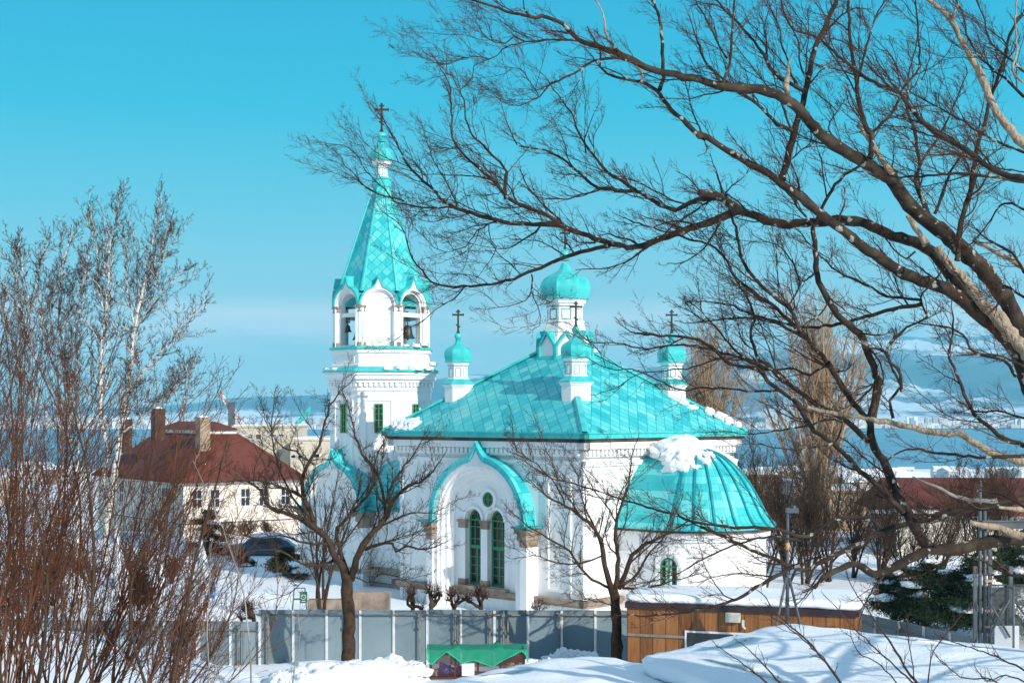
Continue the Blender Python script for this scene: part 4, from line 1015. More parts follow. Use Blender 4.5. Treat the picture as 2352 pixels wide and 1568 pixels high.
# left reddish shrubs, near the camera: each clump its own bush
rg=np.random.default_rng(77)
def shrub(label,d,stems_px,seed,rpx=(3.0,6.5),dens=1.0,mats=None,name='bare_shrub',cat='shrub',tip=2.0):
    t=thing(name,label,cat,group='leafless shrubs in the left foreground')
    rg=np.random.default_rng(seed); wd=Wood(); tg=Wood()
    n=len(stems_px); sp=np.array(stems_px,float)  # x0,y0,x1,y1 in view px
    S=np.stack([sp[:,0],sp[:,1],rg.normal(0,50,n)],1); E=np.stack([sp[:,2],sp[:,3],rg.normal(0,110,n)],1)
    Lv=np.linalg.norm(E-S,axis=1); m=22
    tt=np.linspace(0,1,m+1)[None,:,None]
    bow=np.stack([rg.normal(0,.07,n)*Lv,rg.normal(0,.02,n)*Lv,rg.normal(0,.03,n)*Lv],1)
    P=S[:,None]*(1-tt)+E[:,None]*tt+bow[:,None]*np.sin(np.pi*tt)+ np.cumsum(rg.normal(0,1.6,(n,m+1,3)),1)*np.minimum(1,tt*4)
    r0=rg.uniform(rpx[0],rpx[1],n)*(.5+.5*Lv/max(Lv)); R=taper(r0,m,.22)
    Wc=to_world(P,d); wd.add(Wc,R*Wc[...,1]/F,7)
    per=int(16*dens)
    S1,D1_,L1,R1=kids(P,R,per,.12,1.,32,rg,.26,.42,Lv,bias=(.06,-.12,0)); P1=grow(S1,D1_,L1,8,.10,(.02,-.05,0),rg); Ra=taper(np.clip(R1,.7,tip*.75),8,.4)
    Wc=to_world(P1,d); tg.add(Wc,Ra*Wc[...,1]/F,4)
    S2,D2,L2,R2=kids(P1,Ra,4,.15,1.,36,rg,.42,.7,L1,bias=(.04,-.08,0)); P2=grow(S2,D2,L2,4,.10,(0,-.04,0),rg); Rb=taper(np.clip(R2,.5,.8),4,.6)
    Wc=to_world(P2,d); tg.add(Wc,Rb*Wc[...,1]/F,3)
    S3,D3,L3,R3=kids(P2,Rb,2,.2,1.,40,rg,.35,.8,L2); P3=grow(S3,D3,L3,2,.1,(0,-.04,0),rg); Rc=taper(np.clip(R3,.45,.6),2,.9)
    Wc=to_world(P3,d); tg.add(Wc,Rc*Wc[...,1]/F,3)
    mm=mats or (M['redtwig'],M['redtwig']); wd.obj('stem',mm[0],t); tg.obj('twig',mm[1],t)
rs=random.Random(4)
A1=[(-40+rs.uniform(-60,60),1640,-120+rs.uniform(-60,260),rs.uniform(640,900)) for _ in range(25)]
shrub('leftmost reddish-brown leafless shrub with upright stems cut by the left edge',11.,A1,101,(1.6,4.2),1.3)
A2=[(60+rs.uniform(-60,80),1660,110+rs.uniform(-90,200),rs.uniform(760,980)) for _ in range(25)]
shrub('tall reddish-brown leafless shrub of upright stems in the left foreground, second from the left edge',12.5,A2,102,(1.6,4),1.3)
A3=[(190+rs.uniform(-60,80),1660,290+rs.uniform(-90,230),rs.uniform(870,1150)) for _ in range(24)]
shrub('leafless shrub leaning right in front of the birches',12.,A3,103,(1.5,3.6),1.3)
A4=[(330+rs.uniform(-50,90),1660,470+rs.uniform(-60,170),rs.uniform(1120,1380)) for _ in range(20)]
shrub('low leafless shrub leaning right in front of the banners and the snowy roof',11.,A4,104,(1.4,3.2),1.2)
shrub('dark straight-stemmed sapling group rising through the left shrubs',9.,[(155,1640,170,900),(360,1640,420,1100),(75,1640,60,1050),(385,1640,520,1000),(20,1640,10,1000)],105,(4.5,6.5),.6,(M['bark'],M['redtwig']))
shrub('two pale dry stalks standing in front of the left part of the fence',9.5,[(575,1640,445,1070),(478,1640,478,1240),(668,1620,690,1350)],106,(1.8,2.6),.35,(M['deadgrey'],M['deadgrey']),'dry_stalk','stalk')
# near bare twigs in front of the snow roof, bottom right
def near_shrub(label,seed,lst,d=9.):
    t=thing('bare_shrub',label,'shrub',group='leafless shrubs in the right foreground')
    traced_tree(d,[(s,a,b,d,d+.4,c,.25) for s,a,b,c in lst],seed,dict(sp=40,len=46,ang=38,r=1.4,k2=2,k3=1,bsp=90,blen=110,br=1.8,kb=4),(M['greytwig'],M['greytwig']),t,('stem','twig'),bias=(0,-.16,0),tw=1.1)
near_shrub('thin dark leafless shrub with buds over the snowy roof at the lower right, left clump',111,[("Q 1420,850 1340,736 1230,600 1130,480 1020,390 880,220",3.5,1,1),("Q 1040,800 1000,736 860,580 770,510",2.6,.8,.8),("Q 960,800 930,736 770,610 650,530",2.4,.8,.8),("Q 1200,560 1060,440 850,300",1.6,.8,.8)])
near_shrub('thin dark leafless shrub over the snowy roof at the lower right, middle clump',112,[("Q 1830,830 1700,660 1600,490 1430,250 1370,130",3.4,1,1),("Q 1810,790 1500,520 1250,255",2.4,.8,.9),("Q 1820,760 1850,560 2050,310",1.8,.8,1),("Q 1700,800 1560,640 1430,560 1380,420",1.8,.8,.9),("Q 1760,790 1720,560 1700,380",1.6,.8,.9)])
near_shrub('thin dark leafless shrub over the snowy roof in the bottom right corner',113,[("Q 2420,700 2200,590 2000,520 1880,470",2.6,.8,1.1),("Q 2420,760 2250,690 2150,720 2080,640",2,.8,1.),("Q 2300,850 2180,720 2000,700 1850,560",2.2,.8,1.)])
# ============================================================ GROUND, SEA, HILLS
from mathutils import noise as mn
def gz(x,y):
    if y<47: z=.42+(47-y)*.14
    elif y<52: z=.10+(52-y)*.064
    elif y<112: z=.10-.10*min(1,(y-52)/10)
    else: z=-31.5*(1-math.exp(-(y-112)/420.))/(1-math.exp(-(1095-112)/420.))
    return z
ys=[-30,-10,0,5,10,14,18,22,26,30,33]+[34+i*.6 for i in range(60)]+[70+i*2 for i in range(22)]+[114+i*8 for i in range(25)]+[320+i*35 for i in range(22)]+[1095]
mb=MB(); rows=[]
for y in ys:
    w=60+max(y,0)*.75; row=[]
    nn=150 
    for i in range(nn+1):
        x=-w+2*w*i/nn
        z=gz(x,y)
        if 34<y<110: z+=.22*mn.noise(Vector((x*.35,y*.35,0)))+.08*mn.noise(Vector((x*1.3,y*1.3,4)))
        if 54<y<75 and -26<x<-9: z+= .5*max(0,mn.noise(Vector((x*.25,y*.25,9)))+.3)
        if y>1090: z=-32.5
        row.append((x,y,z))
    rows.append(row)
mb.loft(rows,False,sm=True)
g=mb.obj('ground',M['snow']); structure(g,'snow-covered ground sloping down past the church towards the bay')
m,nt,b=newmat('sea_water'); tc=N(nt,'ShaderNodeTexCoord'); mp=N(nt,'ShaderNodeMapping'); mp.inputs['Scale'].default_value=(.02,.006,1)
nt.links.new(tc.outputs['Object'],mp.inputs[0]); n_=N(nt,'ShaderNodeTexNoise'); n_.inputs['Scale'].default_value=1; n_.inputs['Detail'].default_value=6; nt.links.new(mp.outputs[0],n_.inputs['Vector'])
r_=ramp(nt,n_.outputs['Fac'],[(.35,(.12,.31,.42)),(.7,(.18,.42,.54))]); nt.links.new(r_.outputs[0],b.inputs['Base Color'])
b.inputs['Roughness'].default_value=.5; b.inputs['Specular IOR Level'].default_value=.25
M['sea']=m
mb=MB(); mb.face([(-9000,900,-31),(9000,900,-31),(9000,4200,-31),(-9000,4200,-31)]); structure(mb.obj('sea',m),'blue bay between the near town and the far shore')
# far shore and mountains
m,nt,b=newmat('snowy_mountain'); L_=nt.links.new
tc=N(nt,'ShaderNodeTexCoord'); n1_=N(nt,'ShaderNodeTexNoise'); n1_.inputs['Scale'].default_value=.0011; n1_.inputs['Detail'].default_value=9; n1_.inputs['Roughness'].default_value=.62
mp=N(nt,'ShaderNodeMapping'); mp.inputs['Scale'].default_value=(.8,.42,2.2); L_(tc.outputs['Object'],mp.inputs[0]); L_(mp.outputs[0],n1_.inputs['Vector'])
geo=N(nt,'ShaderNodeNewGeometry'); sp=N(nt,'ShaderNodeSeparateXYZ'); L_(geo.outputs['Position'],sp.inputs[0])
mr=N(nt,'ShaderNodeMapRange'); mr.inputs['From Min'].default_value=60; mr.inputs['From Max'].default_value=700; mr.inputs['To Min'].default_value=0.0; mr.inputs['To Max'].default_value=.10; L_(sp.outputs[2],mr.inputs[0])
ml=N(nt,'ShaderNodeMapRange'); ml.inputs['From Min'].default_value=-30; ml.inputs['From Max'].default_value=40; ml.inputs['To Min'].default_value=.14; ml.inputs['To Max'].default_value=0; L_(sp.outputs[2],ml.inputs[0])
ad=N(nt,'ShaderNodeMath',operation='ADD'); L_(n1_.outputs['Fac'],ad.inputs[0]); L_(mr.outputs[0],ad.inputs[1])
ad2=N(nt,'ShaderNodeMath',operation='ADD'); L_(ad.outputs[0],ad2.inputs[0]); L_(ml.outputs[0],ad2.inputs[1])
r_=ramp(nt,ad2.outputs[0],[(.49,(.05,.125,.185)),(.56,(.13,.22,.29)),(.60,(.80,.85,.9))]); L_(r_.outputs[0],b.inputs['Base Color']); b.inputs['Roughness'].default_value=.9  # forest stops carry a blue tint, part of the distance haze put into the colour
M['mount']=m
def interp(x,t):
    if x<=t[0][0]: return t[0][1]
    for (a,b_),(c,d) in zip(t,t[1:]):
        if x<=c: return b_+(d-b_)*(x-a)/(c-a)
    return t[-1][1]
ridge=[(-1200,900),(-300,915),(0,930),(300,938),(450,926),(520,915),(600,911),(700,908),(760,905),(850,900),(950,885),(1020,868),(1100,858),(1200,866),(1350,852),(1500,838),(1650,828),(1750,812),(1850,788),(1920,776),(2050,772),(2200,774),(2300,768),(2400,758),(2700,770),(3300,800),(3900,880)]
rows=[]
Ys=[3700,3740,3900,4200,4600,5000,5400]+[5800+i*190 for i in range(44)]+[14600,15200,16000]
for Y in Ys:
    row=[]
    for i in range(421):
        px=-1200+i*12.2; x=xat(px,Y)
        zr=zat(interp(px+Y*.0,ridge),12500)
        t=(Y-5200)/(12500-5200)
        if t<=0: z=-29+max(0,(Y-3740))*.004+1.5*mn.noise(Vector((x*.002,Y*.002,0)))
        elif t<=1:
            s_=t*t*(3-2*t); s_=.35*t+.65*s_
            n_=mn.fractal(Vector((x*.00055,Y*.00045,3.1)),.9,2.1,6)
            n2=abs(mn.fractal(Vector((x*.0013+7,Y*.0006,1.1)),.9,2.1,5))
            z=-24+(zr+24)*s_*(1-.34*(1-s_)*2*min(1,n2*1.6)) + 75*n_*math.sin(math.pi*min(1,t*1.0))*min(1,zr/300)
            z+=6*mn.noise(Vector((x*.003,Y*.003,0)))*min(1,t*6)
        else:
            z=zr*max(0,1-(Y-12500)/5200.)
        if Y<=3700: z=-34
        row.append((x,Y,z))
    rows.append(row)
mb=MB(); mb.loft(rows,False,sm=True); structure(mb.obj('mountain',M['mount']),'snow-streaked blue mountains beyond the bay')
# far town on the other shore: a mass of tiny buildings
wm,nt,b=newmat('far_building_wall'); oi=N(nt,'ShaderNodeNewGeometry'); r_=ramp(nt,oi.outputs['Random Per Island'],[(0,(.6,.58,.56)),(.25,(.35,.40,.45)),(.45,(.75,.76,.78)),(.6,(.45,.36,.32)),(.8,(.82,.82,.82)),(1,(.12,.2,.28))],'CONSTANT'); nt.links.new(r_.outputs[0],b.inputs['Base Color'])
mb=MB(); rs=random.Random(12)
for i in range(2600):
    Y=3760+rs.random()**1.8*1900; px=rs.uniform(-250,2600); x=xat(px,Y)
    w=rs.uniform(6,22); dp=rs.uniform(6,16); h=rs.choice([5,6,7,8,9,10,12,18,26]) if rs.random()<.35 else rs.uniform(4,8)
    mb.box(x-w/2,x+w/2,Y,Y+dp,-33,-27.5+h)
tag(mb.obj('far_town',wm),'mass of tiny buildings along the far shore of the bay','town',kind='stuff')
# ============================================================ FENCE of flat steel panels
FP=noisy('grey_blue_steel_panel',(.155,.215,.245),(.20,.265,.295),.7,.45,.004,2,spec=.4)
def fence(label, pts, ztop, zbot, pw, seed=0, pipez=.17, first_offset=0, posts=True):
    """pts: two ground points; panels of width pw; every panel a part"""
    (x0,y0),(x1,y1)=pts; L=math.hypot(x1-x0,y1-y0); th=math.atan2(y1-y0,x1-x0)
    t=thing('steel_panel_fence',label,'fence',(x0,y0,0),th)
    n=int(L/pw+.5); rs=random.Random(seed)
    for i in range(n):
        mb=MB(); a=i*pw+.03; b=(i+1)*pw-.03; dz=rs.uniform(-.012,.012); q=rs.uniform(-.012,.012)
        mb.box(a,b,-.02+q,.0+q,zbot,ztop+dz); mb.box(a,b,-.045+q,-.02+q,ztop-.03+dz,ztop+.005+dz)
        mb.obj('panel',FP,t)
        mb=MB(); mb.box(a-.055,a-.01,-.07,-.0,zbot,ztop-.02); mb.box(a-.005+.0,a+.03,-.06,-.021,zbot,ztop-.02); mb.obj('joint_strip',M['alu'],t)
    mb=MB(); mb.tube((-.1,-.12,ztop-pipez),(L+.1,-.12,ztop-pipez),.026)
    for i in range(int(L/pw)): mb.box(i*pw-.03,i*pw+.03,-.16,-.07,ztop-pipez-.04,ztop-pipez+.04)
    mb.obj('rail_pipe',M['pipe'],t)
    if posts:
        for k in posts:
            mb=MB()
            mb.tube((k,-.19,zbot-.4),(k,-.19,ztop-.02),.035)
            for z in (ztop-.17,ztop-.6): mb.box(k-.06,k+.06,-.24,-.1,z-.05,z+.05)
            if posts.index(k)%2: mb.tube((k+.16,-.2,zbot-.4),(k+.16,-.2,ztop-.3),.03)
            mb.obj('support_post',M['pipe'],t)
    return t
_nt=FP.node_tree; _b=_nt.nodes['Principled BSDF']; _oi=N(_nt,'ShaderNodeObjectInfo'); _hv=N(_nt,'ShaderNodeHueSaturation'); _l=_b.inputs['Base Color'].links[0].from_socket
_mr=N(_nt,'ShaderNodeMapRange'); _mr.inputs['To Min'].default_value=.82; _mr.inputs['To Max'].default_value=1.15; _nt.links.new(_oi.outputs['Random'],_mr.inputs[0]); _nt.links.new(_mr.outputs[0],_hv.inputs['Value']); _nt.links.new(_l,_hv.inputs['Color']); _nt.links.new(_hv.outputs[0],_b.inputs['Base Color'])
fd=52.
zt=zat(1399,fd); X0=xat(596,fd); X1=xat(1445,fd)
f1=fence('taller middle run of blue-grey steel panel fence, left of the wooden shed',[(X0,fd),(X1,fd-.2)],zt,-.2,77/F*fd,1,posts=[.35,3.2,(965-596)/F*fd,(1040-596)/F*fd+.1,(1125-596)/F*fd,(1320-596)/F*fd-2.6,(1285-596)/F*fd])
X2=xat(-150,fd+.6)
f2=fence('lower left run of the blue-grey steel panel fence, behind the shrubs and the snowy roof',[(X2,fd+.7),(X0-.05,fd+.1)],zat(1424,fd+.4),-.2,77/F*fd,2,posts=[3.,6.1,9.3,11.4],pipez=.3)
a=(xat(1960,50),50.); b=(xat(2330,42.5),42.5)
f3=fence('short right-hand run of the blue-grey steel fence, between the shed and the steel gate',[a,b],zat(1403,50),.6,1.30,3,posts=[2.8],pipez=.35)
# ============================================================ SHED
wood,nt,b=newmat('wood_siding'); L_=nt.links.new
tc=N(nt,'ShaderNodeTexCoord'); sp=N(nt,'ShaderNodeSeparateXYZ'); L_(tc.outputs['Object'],sp.inputs[0])
sx=N(nt,'ShaderNodeMath',operation='ADD'); L_(sp.outputs[0],sx.inputs[0]); L_(sp.outputs[1],sx.inputs[1])
dv=N(nt,'ShaderNodeMath',operation='DIVIDE'); L_(sx.outputs[0],dv.inputs[0]); dv.inputs[1].default_value=.42
fl=N(nt,'ShaderNodeMath',operation='FLOOR'); L_(dv.outputs[0],fl.inputs[0]); fr=N(nt,'ShaderNodeMath',operation='FRACT'); L_(dv.outputs[0],fr.inputs[0])
wn=N(nt,'ShaderNodeTexWhiteNoise',noise_dimensions='1D'); L_(fl.outputs[0],wn.inputs['W'])
mp=N(nt,'ShaderNodeMapping'); mp.inputs['Scale'].default_value=(6,6,.7); L_(tc.outputs['Object'],mp.inputs[0])
n_=N(nt,'ShaderNodeTexNoise'); n_.inputs['Scale'].default_value=2; n_.inputs['Detail'].default_value=6; L_(mp.outputs[0],n_.inputs['Vector'])
a_=N(nt,'ShaderNodeMath',operation='MULTIPLY_ADD'); L_(wn.outputs['Value'],a_.inputs[0]); a_.inputs[1].default_value=.35; L_(n_.outputs['Fac'],a_.inputs[2])
r_=ramp(nt,a_.outputs[0],[(.35,(.10,.038,.012)),(.7,(.25,.10,.032)),(1,(.34,.15,.052))])
lt=N(nt,'ShaderNodeMath',operation='LESS_THAN'); L_(fr.outputs[0],lt.inputs[0]); lt.inputs[1].default_value=.05
mx=N(nt,'ShaderNodeMix',data_type='RGBA'); L_(lt.outputs[0],mx.inputs[0]); L_(r_.outputs[0],mx.inputs[6]); mx.inputs[7].default_value=(.03,.012,.005,1); L_(mx.outputs[2],b.inputs['Base Color']); b.inputs['Roughness'].default_value=.55
zr=zat(1381,46.)
p0=(xat(1440,46.),46.); dr=43.9; p1=(xat(1967,dr),dr)
Ls=math.hypot(p1[0]-p0[0],p1[1]-p0[1]); ths=math.atan2(p1[1]-p0[1],p1[0]-p0[0]); Ds=3.0
shed=thing('wooden_shed','low brown board shed under thick snow, right of the taller fence','shed',(p0[0],p0[1],0),ths)
mb=MB(); mb.box(0,Ls,0,Ds,.2,zr-.17); mb.obj('wall',wood,shed)
mb=MB(); mb.box(-.05,Ls+.08,-.08,Ds+.1,zr-.19,zr); mb.obj('roof_fascia',noisy('dark_brown_fascia',(.03,.018,.022),(.05,.03,.035),2,.5),shed)
mb=MB(); wa=(1573-1440)/F*46+.02; wb=wa+2.2; za=zat(1447,45.4)
mb.box(wa,wb,-.05,.02,za-.06,za); mb.box(wa,wa+.06,-.05,.02,za-1.2,za-.06); mb.box(wa+1.55,wa+1.62,-.045,.02,za-1.2,za-.06); mb.box(wb-.06,wb,-.05,.02,za-1.2,za-.06); wf=mb.obj('window',M['alu'],shed)
mb=MB(); mb.box(wa+.06,wb-.06,-.02,.005,za-1.2,za-.06); mb.obj('pane',M['glass'],wf)
mb=MB(); zz=zat(1459,45.7); mb.box(.02,wa,-.05,.0,zz-.05,zz+.04); mb.obj('wall_batten',M['pipe'],shed,.01)
mb=MB(); vx=(1672-1440)/F*46-.06; zz=zat(1425,45.2); mb.box(vx,vx+.46,-.16,.0,zz,zz+.30)
for i in range(6): mb.box(vx+.04,vx+.42,-.175,-.16,zz+.04+i*.04,zz+.06+i*.04)
mb.box(vx+.5,vx+.58,-.09,0,zz-.14,zz+.08); mb.tube((vx+.54,-.1,zz-.12),(vx+.62,-.1,zz-.2),.035)
mb.obj('vent_cover',noisy('cream_vent',(.55,.53,.46),(.62,.6,.52),3,.5),shed,.01)
def snow_pad(name, poly, zt, th, parent=None, rim=.35, nz=.03, mat=None, seed=0, slope=(0,0), fr=1.0, over=0.0):
    """rounded, slightly uneven blanket of snow over a convex outline"""
    n=len(poly); per=[]; tot=sum(math.dist(poly[i],poly[(i+1)%n]) for i in range(n)); m=int(max(60,tot/.18))
    acc=0; i=0; pts=[]
    for k in range(m):
        s=tot*k/m
        while s>acc+math.dist(poly[i],poly[(i+1)%n]): acc+=math.dist(poly[i],poly[(i+1)%n]); i+=1
        L=math.dist(poly[i],poly[(i+1)%n]); t=(s-acc)/L; pts.append((poly[i][0]*(1-t)+poly[(i+1)%n][0]*t, poly[i][1]*(1-t)+poly[(i+1)%n][1]*t))
    # round the corners
    for _ in range(3): pts=[((pts[k-1][0]+2*pts[k][0]+pts[(k+1)%m][0])/4,(pts[k-1][1]+2*pts[k][1]+pts[(k+1)%m][1])/4) for k in range(m)]
    cx=sum(p[0] for p in pts)/m; cy=sum(p[1] for p in pts)/m
    R=sum(math.hypot(p[0]-cx,p[1]-cy) for p in pts)/m
    rings=[]
    prof=[(0.0,-1.0,-.03),(.0,-.75,.03),(.0,-.45,.055),(-.05,-.2,.03)]+[(-d,-((1-min(1,d/rim))**2)*.28,0) for d in (.1,.17,.25,.35,.5)]
    def pt(p,ins,dz):
        dx,dy=p[0]-cx,p[1]-cy; r=math.hypot(dx,dy); k=(r+ins)/r
        x,y=cx+dx*k,cy+dy*k
        w=.07*mn.noise(Vector((x*1.1,y*1.1,seed+dz*.5)))+.04*mn.noise(Vector((x*4,y*4,seed)))
        x+=dx/r*w*fr; y+=dy/r*w*fr
        z=zt+dz*th+slope[0]*(x-cx)+slope[1]*(y-cy)+nz*1.3*mn.noise(Vector((x*.45,y*.45,seed+5)))+nz*mn.noise(Vector((x*1.6,y*1.6,seed+9)))
        return (x,y,z)
    for a,b,c in prof: rings.append([pt(p,a*rim/.35+c+over,b) for p in pts])
    K=max(6,int(R/.3))
    for q in range(1,K+1):
        f=1-q/K
        rings.append([pt((cx+(p[0]-cx)*max(f,.004)*((math.hypot(p[0]-cx,p[1]-cy)-.5)/math.hypot(p[0]-cx,p[1]-cy)),cy+(p[1]-cy)*max(f,.004)*((math.hypot(p[0]-cx,p[1]-cy)-.5)/math.hypot(p[0]-cx,p[1]-cy))),0,0) for p in pts])
    mb=MB(); mb.loft(rings,True,True,True,True)
    return mb.obj(name,mat or M['snow'],parent)
snow_pad('roof_snow',[(-.05,-.05),(Ls+.1,-.05),(Ls+.1,Ds+.05),(-.05,Ds+.05)],zr+.27,.26,shed,.3,.03,seed=2)
# ============================================================ NEAR SNOW-COVERED ROOFS
def canopy(label, polyv, zt, th, drop, seed, rim=.5, slope=(0,0)):
    t=thing('snow_covered_roof',label,'roof')
    snow_pad('snow_layer',polyv,zt,th,t,rim,.045,seed=seed,slope=slope,fr=1.6)
    cx=sum(p[0] for p in polyv)/len(polyv); cy=sum(p[1] for p in polyv)/len(polyv)
    mb=MB(); q=[(cx+(p[0]-cx)*.97,cy+(p[1]-cy)*.97) for p in polyv]
    mb.loft([[(p[0],p[1],zt-th-drop+slope[0]*(p[0]-cx)+slope[1]*(p[1]-cy)) for p in q],[(p[0],p[1],zt-th*.8+slope[0]*(p[0]-cx)+slope[1]*(p[1]-cy)) for p in q]],True,True,True)
    mb.obj('roof_edge',M['darkstone'],t)
    mb=MB()
    for p in [(cx+(p[0]-cx)*.9,cy+(p[1]-cy)*.9) for p in polyv]:
        zg=gz(*p)-.3; mb.box(p[0]-.06,p[0]+.06,p[1]-.06,p[1]+.06,zg,zt-th*.8-.1)
    mb.obj('post',M['pipe'],t)
    return t
def PV(px,py,z): d=(CZ-z)*F/(py-950); return (xat(px,d),d)
zB=5.0
canopy('broad flat roof under thick snow striped with branch shadows, at the lower right',[PV(1468,1500,zB),PV(1800,1421,zB),PV(2420,1484,zB),(PV(2420,1484,zB)[0]+1.2,21.0),(5.2,19.5),PV(1740,1585,zB)],zB,.34,.12,3,.55)
zA=4.66
canopy('lower snow-covered roof in the bottom centre, tucked under the edge of the broad snowy roof',[PV(760,1605,zA),PV(1040,1546,zA),PV(1290,1500,zA),PV(1400,1499,zA),PV(1900,1600,zA),(3.6,22.0),(-1.5,22.0)],zA,.30,.12,8,.5)
zC=4.6
canopy('large snow-covered flat roof at the lower left behind the shrubs',[PV(-120,1418,zC),PV(60,1424,zC),PV(240,1446,zC),PV(590,1532,zC),PV(615,1560,zC),(PV(600,1600,zC)[0],22),( -12,21)],zC,.42,.12,14,.6)
# ============================================================ SNOW PILES
def pile(label,px,py,d,rx,ry,rz,seed,amp=.22):
    x=xat(px,d); z=zat(py,d); mb=MB(); blob(mb,(0,0,0),rx,ry,rz,None,seed,amp,56,26,floor=-.4)
    rg=random.Random(seed)
    for i in range(14):
        a=rg.uniform(0,6.28); q=rg.uniform(.2,.95)
        s_=rg.uniform(.1,.26)*min(rx,1)
        blob(mb,(rx*q*math.cos(a),ry*q*math.sin(a),rz*math.sqrt(max(0,1-q*q))*.85),s_*1.3,s_*1.3,s_,None,seed*7+i,.3,14,7,floor=-.9)
    o=mb.obj('snow_pile',M['snowrough']); o.location=(x,d,z-rz*.55); tag(o,label,'snow pile','ploughed snow heaps along the fence'); return o
pile('largest lumpy heap of ploughed snow, left of the net-covered cage',800,1545,45.5,2.1,1.1,.75,1)
pile('snow heap right of the big one, touching the left side of the net-covered cage',905,1535,45.8,1.1,.9,.62,2)
pile('small low snow heap left of the thick pruned trunk, at the fence foot',690,1560,45,.95,.8,.4,3)
pile('snow heap against the fence, right of the net-covered cage',1310,1512,50.5,1.05,.6,.42,4,.3)
pile('flat snow heap just right of the net-covered cage',1235,1530,48.5,.9,.7,.25,5,.2)
# ============================================================ CAGE WITH GREEN NET
cd=46.; cx0=xat(986,cd); cx1=xat(1206,cd); cz0=.64; cz1=zat(1489,cd)
cage=thing('refuse_cage','rusty-brown mesh refuse cage holding blue bags, in front of the fence','cage',(cx0,cd,0),rad(2))
Lc=cx1-cx0; brn=noisy('rusty_brown_steel',(.07,.022,.014),(.13,.045,.03),3,.6)
mb=MB()
for x in (0,Lc*.26,Lc*.5,Lc*.74,Lc-.06):
    for y in (0,.95): mb.box(x,x+.06,y,y+.05,cz0-.2,cz1-.06)
for z in (cz0,cz1-.1):
    for y in (-.005,.955): mb.box(0,Lc,y,y+.05,z,z+.05)
mb.box(Lc*.5,Lc*.74,-.012,-.002,cz0,cz0+.2)
for x in (.0,Lc-.06): mb.box(x,x+.05,.05,.95,cz1-.1,cz1-.05)
mb.obj('frame',brn,cage)
def hoop(mb,x,y,z,w=.11,h=.2):
    q=[(x-w,y,z),(x-w*.5,y,z+h*.7),(x,y,z+h),(x+w*.5,y,z+h*.7),(x+w,y,z)]
    for a,b in zip(q,q[1:]): mb.tube(a,b,.018,n=6)
mb=MB(); hoop(mb,Lc*.27,.85,cz1-.05); hoop(mb,Lc*.72,.85,cz1-.05,.1,.18); mb.obj('handle',brn,cage)
# expanded-metal sheets: real strands
mb=MB(); stp=.09
def strands(y,xa,xb,za,zb):
    w=xb-xa;h=zb-za; k=0
    t=-h*1.6
    while t<w:
        for sgn in (1,-1):
            a0=t; pts=[]
            x0_,z0_=(t,0); x1_,z1_=(t+h*1.6,h)
            if x0_<0: z0_=-x0_/1.6; x0_=0
            if x1_>w: z1_=(w-t)/1.6; x1_=w
            if x1_>x0_:
                A=(xa+x0_,z0_+za);B=(xa+x1_,z1_+za)
                if sgn<0: A=(xa+w-x0_,A[1]);B=(xa+w-x1_,B[1])
                d_=.007; mb.face([(A[0],y,A[1]-d_),(B[0],y,B[1]-d_),(B[0],y,B[1]+d_),(A[0],y,A[1]+d_)])
        t+=stp
strands(-.01,.06,Lc-.06,cz0+.05,cz1-.1); mb.obj('mesh_side',brn,cage); mb=MB(); strands(.97,.06,Lc-.06,cz0+.05,cz1-.1)
mb.obj('mesh_side',brn,cage)
mb=MB(); mb.box(.06,Lc-.06,.05,.9,cz0-.02,cz0+.0); mb.obj('floor',brn,cage)
def bag(label,x,y,r,mat,seed):
    mb=MB(); blob(mb,(0,0,0),r,r*.8,r*.85,None,seed,.3,24,12,floor=-.7); o=mb.obj('rubbish_bag',mat)
    a=rad(2); o.location=(cx0+x*math.cos(a)-y*math.sin(a),cd+x*math.sin(a)+y*math.cos(a),cz0+r*.62); tag(o,label,'bag','bags in the refuse cage')
blue=noisy('blue_plastic',(.02,.07,.32),(.05,.16,.55),6,.3,.02,9,spec=.5)
bag('bright blue rubbish bag at the left end of the cage',Lc*.17,.4,.27,blue,3); bag('blue rubbish bag left of the white notice',Lc*.30,.4,.22,blue,4)
bag('pale translucent bag at the far left of the cage',Lc*.07,.4,.16,noisy('clear_plastic',(.4,.42,.45),(.6,.6,.62),6,.3),5)
bag('cream coloured sack at the right end of the cage',Lc*.86,.5,.27,noisy('cream_sack',(.45,.38,.28),(.6,.52,.4),4,.8),6)
nt_=MB(); netm,nt,b=newmat('green_net'); b.inputs['Base Color'].default_value=(.005,.30,.17,1); b.inputs['Alpha'].default_value=.72; b.inputs['Roughness'].default_value=.6
NX,NY=44,18; rows=[]
